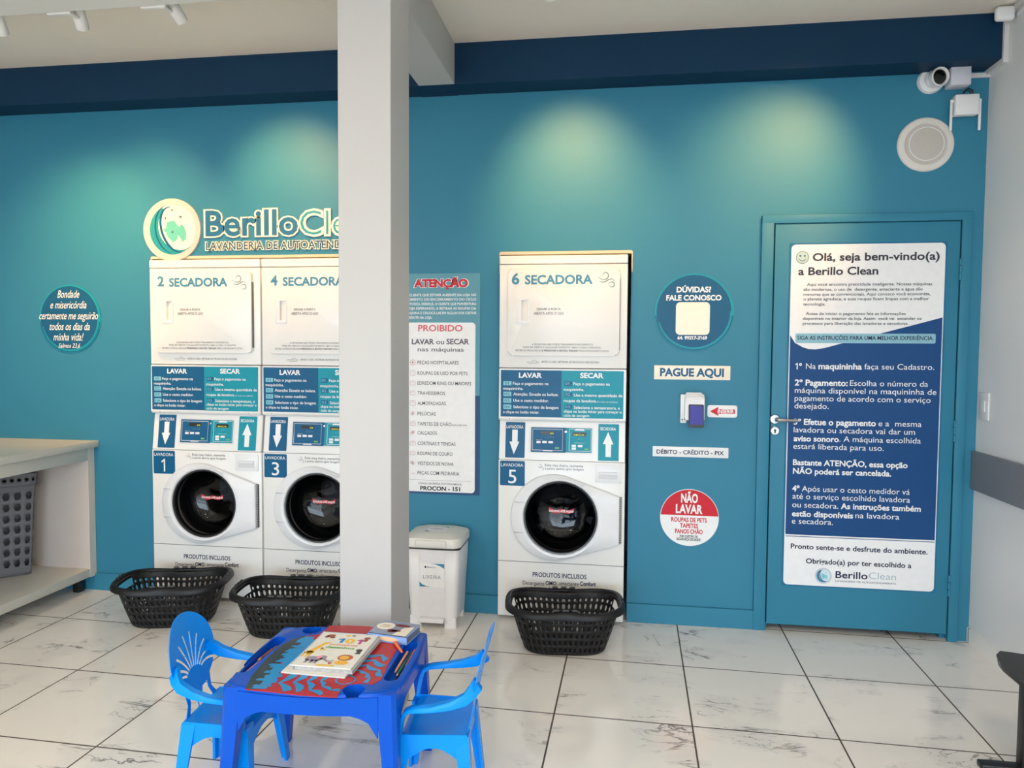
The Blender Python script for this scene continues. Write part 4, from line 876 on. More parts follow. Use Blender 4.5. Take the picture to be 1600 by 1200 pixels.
# perforated shells -------------------------------------------------------
def perforated(bm, P, N, rows, hole, skip=()):
    """P(t, h) -> point; N columns around, rows = list of (h0, h1); hole = (fraction x, fraction h)"""
    cache = {}
    def v(t, h):
        k = (round((t % 1) * 1e5), round(h * 1e6))
        if k not in cache: cache[k] = bm.verts.new(P(t % 1, h))
        return cache[k]
    for ri, (h0, h1) in enumerate(rows):
        for i in range(N):
            t0, t1 = i / N, (i + 1) / N; tm = (t0 + t1) / 2; hm = (h0 + h1) / 2
            outer = [(t0, h0), (tm, h0), (t1, h0), (t1, hm), (t1, h1), (tm, h1), (t0, h1), (t0, hm)]
            if (ri, i) in skip:
                continue
            if hole[0] <= 0:
                bm.faces.new([v(*o) for o in outer]); continue
            hw, hh = hole[0] * (t1 - t0) / 2, hole[1] * (h1 - h0) / 2
            inn = [(tm + hw * a, hm + hh * b) for a, b in ((-.62, -.86), (0, -1), (.62, -.86), (1, 0), (.62, .86), (0, 1), (-.62, .86), (-1, 0))]
            for k in range(8):
                j = (k + 1) % 8; bm.faces.new((v(*outer[k]), v(*outer[j]), v(*inn[j]), v(*inn[k])))
    return v
def basket_mesh():
    H = .222
    tab = [(0., 0.)]; q0 = None
    for i in range(721):   # even spacing of the columns along the outline
        a = 2 * pi * i / 720; n = 2 / 3.4; q = (.24 * math.copysign(abs(cos(a)) ** n, cos(a)), .158 * math.copysign(abs(sin(a)) ** n, sin(a)))
        if q0: tab.append((tab[-1][0] + math.dist(q, q0), a))
        q0 = q
    def even(t):
        s_ = (t % 1) * tab[-1][0]; lo, hi = 0, 720
        while hi - lo > 1:
            m = (lo + hi) // 2
            if tab[m][0] <= s_: lo = m
            else: hi = m
        u = (s_ - tab[lo][0]) / max(1e-9, tab[hi][0] - tab[lo][0]); return tab[lo][1] + (tab[hi][1] - tab[lo][1]) * u
    def P(t, h):
        a = even(t); k = h / H; A = .195 + .075 * k ** .9; B = .125 + .058 * k ** .9; n = 2 / 3.4
        x = A * math.copysign(abs(cos(a)) ** n, cos(a)); y = B * math.copysign(abs(sin(a)) ** n, sin(a))
        y *= 1 - .13 * k * math.exp(-(x / .11) ** 2)
        z = h + k * (.016 * (abs(x) / .27) ** 2 - .006)
        return (x, y, z)
    bm = NB(); N = 50
    ends = {(c + d) % N for c in (0, 25) for d in range(-3, 3)}
    sides = {(c + d) % N for c in (37,) for d in range(-2, 3)}
    perforated(bm, P, N, [(.012 + .039 * i, .012 + .039 * (i + 1)) for i in range(4)], (.46, .64))
    perforated(bm, P, N, [(.168, .192)], (.46, .62), {(0, i) for i in ends})
    perforated(bm, P, N, [(.192, .203)], (0, 0), {(0, i) for i in ends | sides}); perforated(bm, P, N, [(.203, H)], (0, 0))
    # floor of the basket and rolled rim
    vb = [bm.verts.new(P(i / (2 * N), .012)) for i in range(2 * N)]; vc = [bm.verts.new((P(i / (2 * N), 0)[0] * .96, P(i / (2 * N), 0)[1] * .96, 0.002)) for i in range(2 * N)]
    for i in range(2 * N): j = (i + 1) % (2 * N); bm.faces.new((vc[i], vc[j], vb[j], vb[i]))
    bm.faces.new(vc[::-1])
    return bm, P, H
def rim_mesh(P, H):
    bm = NB(); n = 88; rings = []
    for o, dz in ((-.002, .0), (-.001, .008), (.008, .013), (.020, .009), (.027, -.003), (.027, -.018), (.024, -.018), (.024, -.004), (.018, .003), (.002, .003)):
        r = []
        for i in range(n):
            p = Vector(P(i / n, H)); a = Vector(P((i - 1) / n % 1, H)); b = Vector(P((i + 1) / n % 1, H)); tg = (b - a).normalized(); nn = Vector((tg.y, -tg.x, 0)).normalized()
            k = 1 + .45 * max(0, math.exp(-((((i / n) * 4 + .5) % 1 - .5) / .2) ** 2)) * 0
            hump = .007 * math.exp(-(p.x / .06) ** 2) if dz > -.01 else 0
            r.append(tuple(p + nn * o * k + Vector((0, 0, dz + hump))))
        rings.append(r)
    rings.append(rings[0]); loft(bm, rings, True, False, False); bmesh.ops.recalc_face_normals(bm, faces=bm.faces); return bm
def make_basket():
    t = thing('laundry_basket', None, 'laundry basket')
    bm, P, H = basket_mesh(); s = obj('basket_shell', bm, BASKET, t, 50, True)
    md = s.modifiers.new('thickness', 'SOLIDIFY'); md.thickness = .003; md.offset = 0
    obj('rim', rim_mesh(P, H), BASKET, t, 50, True)
    for s_ in (-1, 1):   # raised grips where the hands go on the two ends
        bm = NB(); rg = []
        for i in range(9):
            tt = (0 if s_ > 0 else .5) + (i - 4) / 4 * .045; p = Vector(P(tt % 1, H)); rg.append(p + Vector((s_ * .012, 0, .0125)))
        for q in range(3):
            a, b = rg[1 + 2 * q], rg[2 + 2 * q]
            tube(bm, [a, (a + b) / 2 + Vector((0, 0, .002)), b], .006, 8)
        obj('grip', bm, mat('grip_black', (.05, .05, .055), .5), t, 50, True)
    for s_ in (-1, 1):   # and on the two long sides
        bm = NB()
        for q in range(3):
            x = (q - 1) * .045; y = s_ * abs(P(.25, H)[1]) + s_ * .010; tube(bm, [(x - .014, y, H + .016), (x, y, H + .0175), (x + .014, y, H + .016)], .0055, 8)
        obj('grip', bm, mat('grip_black', (.05, .05, .055), .5), t, 50, True)
    return t
b0 = make_basket()
for i, (x, y, a, lab) in enumerate(((-2.045, -.385, 6, 'black perforated laundry basket on the floor in front of washer 5'), (-4.165, -.385, 14, 'black perforated laundry basket on the floor in front of washer 1'), (-3.475, -.42, 7, 'black perforated laundry basket in front of washer 3, cut off by the column'))):
    b = b0 if i == 0 else copy_tree(b0)
    b.location = (x, y, 0); b.rotation_euler = (0, 0, R_(a)); tag(b, lab, None, 'black laundry baskets on the floor')

# grey hamper on the shelf
HX, HY, HA = -5.368, -.245, R_(43)
t = thing('laundry_hamper', 'tall grey perforated hamper standing on the counter shelf', 'laundry hamper', (HX, HY, .142), HA)
def PH(tt, h):
    k = h / .56; A, B = .16 + .035 * k, .12 + .03 * k; a = 2 * pi * tt; n = 2 / 7
    return (A * math.copysign(abs(cos(a)) ** n, cos(a)), B * math.copysign(abs(sin(a)) ** n, sin(a)), h)
def PHm(tt, h):   # even spacing along the straight sides
    k = h / .56; A, B = .155 + .032 * k, .085 + .018 * k; h *= 1.07; per = 2 * (A + B) * 2; s = tt * per
    c = [(A, -B), (A, B), (-A, B), (-A, -B), (A, -B)]; rr = .025
    for i in range(4):
        L_ = math.dist(c[i], c[i + 1])
        if s <= L_ + 1e-9:
            u = s / L_; x = c[i][0] + (c[i + 1][0] - c[i][0]) * u; y = c[i][1] + (c[i + 1][1] - c[i][1]) * u
            m = min(abs(A - abs(x)) + abs(B - abs(y)), rr)
            if m < rr: f = (rr - m) / rr * .3 * rr; x -= math.copysign(f, x); y -= math.copysign(f, y)
            return (x, y, h)
        s -= L_
    return (A, -B, h)
bm = NB(); perforated(bm, PHm, 20, [(.04 + .0615 * i, .04 + .0615 * (i + 1)) for i in range(7)], (.64, .7)); perforated(bm, PHm, 20, [(0, .04)], (0, 0)); perforated(bm, PHm, 20, [(.4705, .50)], (0, 0))
o = obj('hamper_shell', bm, HAMPER, t, 40, True); md = o.modifiers.new('thickness', 'SOLIDIFY'); md.thickness = .003
bm = NB(); bm.faces.new([bm.verts.new(PHm(i / 28, .002)) for i in range(28)]); obj('hamper_bottom', bm, HAMPER, t, 40, True)
PL = lambda tt, h: (lambda p: (p[0] * 1.05, p[1] * 1.06, p[2]))(PHm(tt, h))
bm = NB(); perforated(bm, PL, 34, [(.508, .548)], (.6, .5)); perforated(bm, PL, 34, [(.496, .508)], (0, 0)); perforated(bm, PL, 34, [(.548, .562)], (0, 0)); bm.faces.new([bm.verts.new(PL(i / 34, .562)) for i in range(34)])
bmesh.ops.remove_doubles(bm, verts=bm.verts, dist=1e-4)
o = obj('hamper_lid', bm, HAMPER, t, 40, True); md = o.modifiers.new('thickness', 'SOLIDIFY'); md.thickness = .003

# ================================================================ pedal bin
BX, BYF = -2.755, -.285
t = thing('pedal_bin', 'white plastic pedal bin beside the column', 'trash bin', (BX, -.15, 0))
def rr_ring(x0, x1, y0, y1, z, r, n=5): return [(a, b, z) for a, b in rrect(x0, x1, y0, y1, r, n)]
def RB(k, z, r=.03, inset=0.): hw = .127 + .020 * k - inset; return rr_ring(BX - hw, BX + hw, -.262 - .022 * k + inset, -.02 + .002 * k - inset, z, r)
bm = NB(); loft(bm, [RB(.0, .045), RB(.5, .23), RB(1., .425)], True, True, False); o = obj('bin_body', bm, ENAMEL2, t)
md = o.modifiers.new('thickness', 'SOLIDIFY'); md.thickness = .004; md.offset = -1
for sx_ in (-1, 1):
    for yy in (-.243, -.06):
        bm = NB(); xx = BX + sx_ * .094; loft(bm, [rr_ring(xx - .032, xx + .032, yy - .018, yy + .018, z, .006, 3) for z in (0, .06)]); obj('foot', bm, ENAMEL2, t)
bm = NB(); loft(bm, [RB(1., .425, .03, -.002), RB(1.05, .438, .03, .004)], True, False, False); obj('bag_edge', bm, DARK, t)
bm = NB(); 
lid = lambda e, z, r=.05: rr_ring(BX - .156 + e, BX + .156 - e, -.305 + e, -.012 - e * .6, z, r)
loft(bm, [lid(.004, .437), lid(0, .442), lid(0, .475), lid(.006, .486), lid(.05, .499), lid(.09, .503)], True, False, True); ld = obj('bin_lid', bm, mat('bin_lid_white', (.70, .69, .64), .35), t)
bm = NB(); box(bm, BX - .085, BX + .085, -.312, -.29, .441, .480, .008, 3); obj('lid_lip', bm, mat('bin_lid_white', (.7, .69, .64), .35), ld)
bm = NB(); box(bm, BX - .067, BX + .067, -.300, -.262, .036, .058, .004); obj('pedal', bm, ENAMEL2, t)
# recessed front face and its label
fy = lambda z: -.262 - .022 * (z - .045) / .38 - .0012
def on_front(o):
    base = Vector(t.location)
    for v in o.data.vertices: v.co.y += fy(v.co.z + base.z)
    return o
def lab(poly, m, nm, d=0.):
    b = NB(); flat(b, poly, -d); return on_front(obj(nm, b, m, t, 0))
lbx0, lbx1, lbz0, lbz1 = BX - .068, BX + .068, 0.2216, 0.3527
bm = NB(); flat(bm, rrect(BX - .07, BX + .07, .058, .42, .004), -.0008); on_front(obj('front_panel', bm, mat('bin_front_white', (.75, .75, .78), .35), t, 0))
lb = lab(rrect(lbx0, lbx1, lbz0, lbz1, .002), WHITE_P, 'bin_label', .0016)
lab([(lbx1, lbz1 - .002), (lbx0 + .06, lbz1 - .002), (lbx0 + .09, lbz1 - .006), (lbx1 - .02, lbz1 - .016), (lbx1, lbz1 - .028)], INK_T, 'label_swoosh', .0022)
lab([(lbx0, lbz0 + .001), (lbx0 + .062, lbz0 + .001), (lbx0 + .04, lbz0 + .004), (lbx0 + .016, lbz0 + .013), (lbx0, lbz0 + .028)], INK_T, 'label_swoosh', .0022)
zz = 0.2676
o = lettering('lettering', [('LIXEIRA', BX - .048, BX + .048, zz, .019, -.01)], INK, t, -.0022); on_front(o)
zz = 0.3265
o = lettering('lettering', [('Berillo', BX - .024, BX + .0, zz, .008, .01), ('Clean', BX + .001, BX + .022, zz, .008, -.01)], INK_N, t, -.0022); on_front(o)
bm = NB(); flat(bm, circ(BX - .034, zz + .004, .0055, 16), -.0022); on_front(obj('emblem_print', bm, INK_N, t, 0))
bm = NB(); bm.faces.new([bm.verts.new((BX + a, b, .5036)) for a, b in ((-.055, -.215), (.055, -.215), (.055, -.105), (-.055, -.105))]); obj('lid_label', bm, WHITE_P, ld, 0)
bm = NB(); vs, fs = glyphs('LIXEIRA', 0, 0); wv = max(v.x for v in vs); nv = [bm.verts.new((BX - .035 + v.x / wv * .07, -.165 + v.y * .03, .5042)) for v in vs]
for f in fs: bm.faces.new([nv[i] for i in f])
obj('lid_lettering', bm, INK, ld, 0)
bm = NB(); bm.faces.new([bm.verts.new((BX + a, b, .5042)) for a, b in ((-.055, -.215), (-.02, -.215), (-.04, -.205), (-.055, -.185))]); bm.faces.new([bm.verts.new((BX + a, b, .5042)) for a, b in ((.055, -.105), (.0, -.105), (.035, -.112), (.055, -.125))]); obj('label_swoosh', bm, INK_T, ld, 0)

# ================================================================ children's table
TX, TY, TA = -2.735, -1.655, R_(3.3)
TT = .44
t = thing('kids_table', 'dark blue plastic play table with cup holes and a red picture top', 'table', (TX, TY, 0), TA)
hw, hd = .270, .240
def top_poly(e=0., bow=.024):
    """rounded outline with cut corners and slightly bowed sides"""
    c = .035; a, b = hw - e, hd - e; P = []
    for i in range(9): u = i / 8; P.append((-a + c + (2 * a - 2 * c) * u, -b - bow * 4 * u * (1 - u)))
    for i in range(9): u = i / 8; P.append((a + bow * .5 * 4 * u * (1 - u), -b + c + (2 * b - 2 * c) * u))
    for i in range(9): u = i / 8; P.append((a - c - (2 * a - 2 * c) * u, b + bow * 4 * u * (1 - u)))
    for i in range(9): u = i / 8; P.append((-a - bow * .5 * 4 * u * (1 - u), b - c - (2 * b - 2 * c) * u))
    return P
bm = NB(); loft(bm, [[(x, y, z) for x, y in top_poly(e)] for e, z in ((.012, TT - .045), (.002, TT - .04), (0, TT - .008), (.003, TT - .002), (.008, TT))])
top = obj('tabletop', bm, KID_BLUE, t, 35, True)
cuts = []
CUP = [(-0.1564, 0.2145), (0.1407, -0.2273)]
for x, y in CUP:
    b = NB(); lathe_z(b, [(.030, TT - .036), (.036, TT + .02)], x, y, 28); cuts.append(b)
TRL = [(-0.2494, -0.0176)]; 
def slot(bm, ax, ay, bx, by, r, z0, z1):
    d = Vector((bx - ax, by - ay, 0)).normalized(); n = Vector((-d.y, d.x, 0)); P = []
    for i in range(9): a = R_(90 + 180 * i / 8); P.append(Vector((ax, ay, 0)) + d * (r * cos(a)) + n * (r * sin(a)))
    for i in range(9): a = R_(-90 + 180 * i / 8); P.append(Vector((bx, by, 0)) + d * (r * cos(a)) + n * (r * sin(a)))
    zprism(bm, [(p.x, p.y) for p in P], z0, z1)
SL = (-0.2421, 0.119), (-0.261, -0.1252)
SRt = (0.2383, 0.1187), (0.2324, -0.1358)
for (a, b2), r in ((SL, .023), (SRt, .023)):
    b = NB(); slot(b, *a, *b2, r, TT - .030, TT + .02); cuts.append(b)
for b in cuts: bmesh.ops.recalc_face_normals(b, faces=b.faces)
cs = [cutter(b, None, (TX, TY, 0), TA) for b in cuts]
bpy.context.view_layer.update(); boolean(top, cs)
# curved aprons
def apron(bm, L, y, th, z1, zm, ze, bow, axis):
    n = 16; rings = []
    for i in range(n + 1):
        u = i / n; x = -L + 2 * L * u; e = min(u, 1 - u) * 2 * L
        zl_ = ze + (zm - ze) * min(1, (e / .075)) ** .4
        o = y + math.copysign(bow * 4 * u * (1 - u), y)
        def q(off, z): return (x, o + math.copysign(off, y), z) if axis == 0 else (o + math.copysign(off, y), x, z)
        rings.append([q(0, zl_), q(0, z1), q(-th, z1), q(-th, zl_)])
    loft(bm, rings); bmesh.ops.recalc_face_normals(bm, faces=bm.faces)
for ax, L, y, bw_ in ((0, hw - .05, -hd - .001, .021), (0, hw - .05, hd + .001, .021), (1, hd - .05, hw - .003, .005), (1, hd - .05, -hw + .003, .005)):
    bm = NB(); apron(bm, L, y, .006, TT - .012, TT - .066, TT - .14, bw_, ax); obj('apron', bm, KID_BLUE, t, 35, True)
for sx_ in (-1, 1):
    for sy_ in (-1, 1):
        bm = NB(); rings = []
        for k in range(8):
            u = k / 7; z = (TT - .004) * (1 - u); wx = .066 - .030 * u ** .7; wy = .062 - .028 * u ** .7
            ox, oy = sx_ * (hw + .002 + .018 * u), sy_ * (hd + .002 + .018 * u)
            x1_, y1_ = ox - sx_ * wx, oy - sy_ * wy; c = .012
            P = [(ox - sx_ * c, oy, z), (ox, oy - sy_ * c, z), (ox, y1_, z), (x1_, y1_, z), (x1_, oy, z)]
            rings.append(P)
        loft(bm, rings); bmesh.ops.recalc_face_normals(bm, faces=bm.faces); obj('leg', bm, KID_BLUE, t, 30, True)
# picture panel let into the top
PO = [(-0.1907, -0.258), (-0.1531, -0.2624), (-0.0905, -0.2675), (-0.0191, -0.2765), (0.0491, -0.2791), (0.1044, -0.2799), (0.102, -0.2313), (0.1127, -0.1963), (0.1535, -0.1835), (0.1875, -0.1887), (0.2058, -0.1519), (0.1992, -0.0411), (0.1989, 0.0711), (0.2021, 0.1508), (0.1583, 0.2138), (0.0467, 0.2683), (-0.0372, 0.2695), (-0.1055, 0.2597), (-0.1076, 0.2197), (-0.1167, 0.1753), (-0.1659, 0.1536), (-0.1946, 0.1183), (-0.2128, 0.0605), (-0.2171, -0.0447), (-0.209, -0.1678)]
bm = NB(); zprism(bm, PO, TT - .001, TT + .0012); pp = obj('picture_panel', bm, mat('picture_red', '#b02c33', .12, spec=.18, noise=.04, nscale=9), t, 0, True)
def tflat(poly, m, nm, z, parent=pp):
    b = NB(); A_ = sum(poly[i][0] * poly[(i + 1) % len(poly)][1] - poly[(i + 1) % len(poly)][0] * poly[i][1] for i in range(len(poly)))
    b.faces.new([b.verts.new((x, y, z)) for x, y in (poly if A_ > 0 else poly[::-1])]); return obj(nm, b, m, parent, 0, True)
tflat([(-0.1907, -0.258), (-0.209, -0.1678), (-0.2171, -0.0447), (-0.2128, 0.0605), (-0.1946, 0.1183), (-0.1659, 0.1536), (-0.1284, 0.1553), (-0.1153, 0.0707), (-0.1429, 0.0354), (-0.1358, -0.016), (-0.1582, -0.0585), (-0.1557, -0.1255), (-0.1519, -0.2063), (-0.1553, -0.2576)], mat('picture_charcoal', '#3c4346', .12, spec=.18), 'picture_dark_area', TT + .0016)
bm = NB()
e0, e1 = Vector((-0.1493, -0.2529)), Vector((-0.1313, 0.1503)); dd_ = (e1 - e0); rnd = random.Random(3)
for i in range(30):
    c = e0 + dd_ * ((i + .5) / 30); l = .018 + .022 * rnd.random(); off_ = (rnd.random() - .5) * .026; hh = dd_.length / 30 * (.42 + .25 * rnd.random())
    bm.faces.new([bm.verts.new((c.x + a, c.y + b, TT + .0020 + i * 2e-6)) for a, b in ((-l + off_, -hh), (l * .7 + off_, -hh), (l + off_, -hh * .2), (l * .8 + off_, hh), (-l * .8 + off_, hh), (-l + off_, hh * .1))])
obj('picture_blue_edge', bm, mat('picture_blue', '#2f8fd0', .12, spec=.18), pp, 0, True)
# rows of blue ripples
bm = NB(); wc = Vector((0.0956, -0.1685))
from mathutils.geometry import intersect_point_line
def inside(x, y):
    r = False; j = len(PO) - 1
    for i in range(len(PO)):
        if (PO[i][1] > y) != (PO[j][1] > y) and x < (PO[j][0] - PO[i][0]) * (y - PO[i][1]) / (PO[j][1] - PO[i][1]) + PO[i][0]: r = not r
        j = i
    return r
for rad, th in ((.030, .006), (.072, .014), (.112, .018), (.152, .022), (.196, .024)):
    n = 12; st = 8; prev = None
    for i in range(n * st + 1):
        a = 2 * pi * i / (n * st) + .2; q = (i % st) / st; s = 4 * q * (1 - q); ri = rad * (1 - .17 * s); ro = ri + th * (.45 + .65 * s)
        A_, B_ = wc + Vector((cos(a), sin(a))) * ri, wc + Vector((cos(a), sin(a))) * ro
        if prev and inside(*A_) and inside(*B_) and inside(*prev[1]) and inside(*prev[0]) and B_.y < .055 and A_.x > -.165 + .5 * (A_.y + .2):
            bm.faces.new([bm.verts.new((q_.x, q_.y, TT + .0020)) for q_ in (prev[0], prev[1], B_, A_)])
        prev = (A_, B_)
obj('picture_blue_ripples', bm, mat('picture_blue', '#2f8fd0', .12, spec=.18), pp, 0, True)

# books on the table -------------------------------------------------------
def TWd(x, y): return (TX + x * cos(TA) - y * sin(TA), TY + x * sin(TA) + y * cos(TA))
K = [Vector((-2.8241, -1.7874)), Vector((-2.6617, -1.7868)), Vector((-2.6124, -1.5174)), Vector((-2.8128, -1.5044))]  # front-left, front-right, back-right, back-left
kc = (K[0] + K[1] + K[2] + K[3]) / 4; ka = math.atan2((K[1] - K[0]).y, (K[1] - K[0]).x)
bw_, bh_ = .205, .275
BASEZ = TT + .0022
def book(name, label, c, ang, w, h, z, th, cover, pages, curl=0.):
    t = thing(name, label, 'book', (c[0], c[1], z), ang)
    b = NB(); box(b, -w / 2 + .002, w / 2 - .002, -h / 2 + .002, h / 2 - .002, .0006, th - .0006); obj('pages', b, pages, t, 0, True)
    b = NB(); n = 10; rings = []
    for i in range(n + 1):
        u = i / n; x = -w / 2 + w * u; lift = curl * max(0, (u - .55) / .45) ** 2
        rings.append([(x, -h / 2, th - .0006 + lift), (x, h / 2, th - .0006 + lift * .2), (x, h / 2, th + .0002 + lift * .2), (x, -h / 2, th + .0002 + lift)])
    loft(b, rings); box(b, -w / 2, w / 2, -h / 2, h / 2, 0, .0006); box(b, -w / 2 - .0006, -w / 2, -h / 2, h / 2, 0, th); bmesh.ops.recalc_face_normals(b, faces=b.faces); obj('cover', b, cover, t, 0, True)
    return t
PAPER = mat('white_paper', (.74, .74, .72), .7); PAGES = mat('printed_pages', (.42, .42, .42), .7, noise=.5, nscale=120)
book('sketch_booklet', 'thin white booklet sticking out at the bottom of the book pile on the play table', kc + Vector((-.012, -.022)), ka - .03, bw_ + .01, bh_, BASEZ, .004, PAPER, PAPER)
book('activity_book', 'grey-edged thick activity book in the middle of the pile on the play table', kc + Vector((.012, -.006)), ka - .02, bw_ - .005, bh_ - .01, BASEZ + .0046, .012, mat('activity_cover', (.5, .5, .5), .5), PAGES)
cb = book('colouring_book', 'white animal colouring book titled 101 lying on top of the book pile', kc, ka, bw_, bh_, BASEZ + .0172, .004, mat('colouring_cover', (.80, .79, .74), .35), PAPER)
ZT = .0046
def art(name, shapes, m, lay=0):
    b = NB()
    for poly in shapes:
        A_ = sum(poly[i][0] * poly[(i + 1) % len(poly)][1] - poly[(i + 1) % len(poly)][0] * poly[i][1] for i in range(len(poly)))
        b.faces.new([b.verts.new((x, y, ZT + lay * .0003)) for x, y in (poly if A_ > 0 else poly[::-1])])
    return obj(name, b, m, cb, 0, True)
def el(x, y, a, b, n=18, rot=0): return [(x + a * cos(2 * pi * i / n) * cos(rot) - b * sin(2 * pi * i / n) * sin(rot), y + a * cos(2 * pi * i / n) * sin(rot) + b * sin(2 * pi * i / n) * cos(rot)) for i in range(n)]
def tword(s, x0, x1, y, h, m, bold=.02, nm='title'):
    b = NB(); vs, fs = glyphs(s, bold, 0); a0 = min(v.x for v in vs); a1 = max(v.x for v in vs)
    nv = [b.verts.new((x0 + (v.x - a0) / (a1 - a0) * (x1 - x0), y + v.y * h / _H, ZT)) for v in vs]
    for f in fs: b.faces.new([nv[i] for i in f])
    obj(nm, b, m, cb, 0, True)
CBl, CYe, CPk, COr, CGn = mat('title_blue', '#2a8fd6', .4), mat('title_yellow', '#ecc02c', .4), mat('title_magenta', '#c03a96', .4), mat('title_orange', '#e08a4a', .4), mat('title_green', '#4a9a3e', .4)
tword('1', -.022, .000, .052, .034, CBl, .05); tword('0', .004, .040, .052, .034, CYe, .05); tword('1', .046, .066, .052, .034, CPk, .05)
tword('primeiros', -.035, .062, .028, .015, COr, .02); tword('desenhos', -.042, .060, .004, .015, CGn, .03)
GRY, YEL, ORG, BRN, PNK = mat('art_grey', '#9a94a8', .5), mat('art_yellow', '#efb93a', .5), mat('art_orange', '#e08a3c', .5), mat('art_brown', '#9c5a44', .5), mat('art_pink', '#f29aa6', .5)
art('elephant_print', [el(-.045, -.085, .030, .020), el(-.020, -.072, .016, .016)] + [[(x, -.118), (x + .011, -.118), (x + .011, -.092), (x, -.092)] for x in (-.068, -.050, -.035)] + [[(-.008, -.078), (.006, -.092), (.018, -.092), (.022, -.084), (.026, -.088), (.020, -.100), (.002, -.100), (-.014, -.086)]], GRY)
art('elephant_ear_print', [el(-.030, -.072, .009, .012)], PNK, 1)
art('giraffe_print', [[(-.092, -.040), (-.070, -.040), (-.052, .030), (-.038, .040), (-.040, .048), (-.058, .046), (-.066, .030)], el(-.080, -.040, .018, .012)] + [[(x, -.075), (x + .006, -.075), (x + .006, -.042), (x, -.042)] for x in (-.096, -.084, -.074)], YEL)
art('lion_mane_print', [el(.055, -.062, .026, .023)], mat('art_mane', '#b4604a', .5)); art('lion_print', [el(.052, -.064, .016, .015), el(.055, -.100, .024, .015)], YEL, 1)
art('monkey_print', [el(-.060, .105, .016, .012), el(-.072, .095, .008, .010), el(-.050, .090, .010, .008), el(.074, .100, .012, .010), el(.074, .082, .008, .012)], BRN)
art('bee_print', [el(-.045, -.012, .010, .007, rot=.4), el(.000, .112, .010, .006)], CYe); art('wing_print', [el(-.050, -.003, .006, .005), el(.020, .114, .007, .005)], INK, 1)
art('heart_print', [[(.020, -.118), (.012, -.108), (.016, -.102), (.020, -.106), (.024, -.102), (.028, -.108)]], RED)
art('zebra_print', [el(.080, .000, .012, .010), [(.074, -.030), (.092, -.030), (.090, -.004), (.078, -.004)]], mat('art_charcoal', '#4a4a4a', .5))
art('ribbon_print', [[(-.020, -.134), (.040, -.132), (.042, -.120), (-.018, -.121)]], mat('art_gold', '#e9c45c', .5))
art('border_print', [[(-.1015, -.135 + .0155 * i), (-.096, -.128 + .0155 * i), (-.1015, -.1205 + .0155 * i)] for i in range(17)] + [[(-.1, .1365), (.1, .1365), (.1, .1335), (-.1, .1335)]], mat('art_border', '#74b4d8', .5))

# hardback board book at the back right corner
G = [Vector((-2.6681, -1.509)), Vector((-2.5179, -1.5316)), Vector((-2.5002, -1.4244)), Vector((-2.6499, -1.4056))]
gc = (G[0] + G[1]) / 2; ga = math.atan2((G[1] - G[0]).y, (G[1] - G[0]).x); gw = (G[1] - G[0]).length; gd = .125; gt = .028
n_ = Vector((-sin(ga), cos(ga))); gcc = gc + n_ * gd / 2
t = thing('board_book', 'thick pale blue board book at the back corner of the play table', 'book', (gcc.x, gcc.y, TT + .0014), ga)
PB = mat('pale_blue_board', '#86a9e2', .35)
bm = NB(); box(bm, -gw / 2, gw / 2, -gd / 2, gd / 2, 0, .002); box(bm, -gw / 2, gw / 2, -gd / 2, gd / 2, gt - .002, gt); box(bm, -gw / 2, gw / 2, -gd / 2, -gd / 2 + .003, 0, gt); obj('cover', bm, [PB], t, 0, True)
bm = NB(); box(bm, -gw / 2 + .003, gw / 2 - .004, -gd / 2 + .003, gd / 2 - .004, .002, gt - .002); obj('pages', bm, mat('board_pages', (.17, .19, .23), .6), t, 0, True)
def gtop(polys, m, nm, lay=1):
    b = NB()
    for poly in polys: b.faces.new([b.verts.new((x, y, gt + .0003 * lay)) for x, y in poly])
    obj(nm, b, m, t, 0, True)
gtop([[(-gw / 2 + .003, -gd / 2 + .003), (gw / 2 - .003, -gd / 2 + .003), (gw / 2 - .003, gd / 2 - .003), (-gw / 2 + .003, gd / 2 - .003)]], mat('cover_grey_blue', '#8894ae', .35), 'cover_print', 1)
gtop([el(-gw * .27, .012, .034, .032), [(gw * .1, -gd / 2 + .006), (gw * .45, -gd / 2 + .006), (gw * .42, gd * .25), (gw * .2, gd * .1)]], CREAM_P, 'cover_oval', 2)
gtop([el(gw * .12, .03, .03, .012), el(-.0, -.02, .02, .010), el(gw * .06, -.025, .025, .010, rot=.4)], mat('art_maroon', '#7a2f34', .5), 'cover_figures', 3)
gtop([el(-gw * .27, .020, .020, .003), el(-gw * .27, .006, .022, .003)], mat('art_tan', '#b9a48a', .5), 'cover_title_marks', 3)
bm = NB(); flat(bm, el(0.004, gt / 2, gw * .26, .008), -gd / 2 - .0006); obj('spine_oval', bm, mat('spine_tan', '#e8c79c', .4), t, 0, True)
bm = NB(); flat(bm, el(-gw * .45, gt / 2, .004, .004), -gd / 2 - .0006); obj('spine_mark', bm, WHITE_P, t, 0, True)

# pencils -----------------------------------------------------------------
def pencil(a, b, r, m, label, tip=True, cat='pencil', group=None):
    a, b = Vector(a), Vector(b); d = (b - a); L = d.length; name = 'coloured_pencil' if cat == 'pencil' else 'marker_pen'
    t = thing(name, label, cat, a, 0, group); q = Vector((0, 0, 1)).rotation_difference(d.normalized()).to_matrix()
    def part(prof, m_, nm, n=8):
        bm = NB(); lathe_z(bm, prof, 0, 0, n); bmesh.ops.rotate(bm, verts=bm.verts, matrix=q); obj(nm, bm, m_, t, 30, True)
    tl = .018 if tip else .012
    part([(r, tl), (r, L)], m, 'barrel', 6 if tip else 12)
    if tip:
        part([(.0016, .004), (r, tl)], mat('bare_wood', '#d9a878', .6), 'wood_cone'); part([(.0003, 0), (.0016, .0045)], m, 'lead')
    else: part([(.0025, 0), (r * .9, tl * .5), (r, tl)], m, 'cap', 12)
    return t
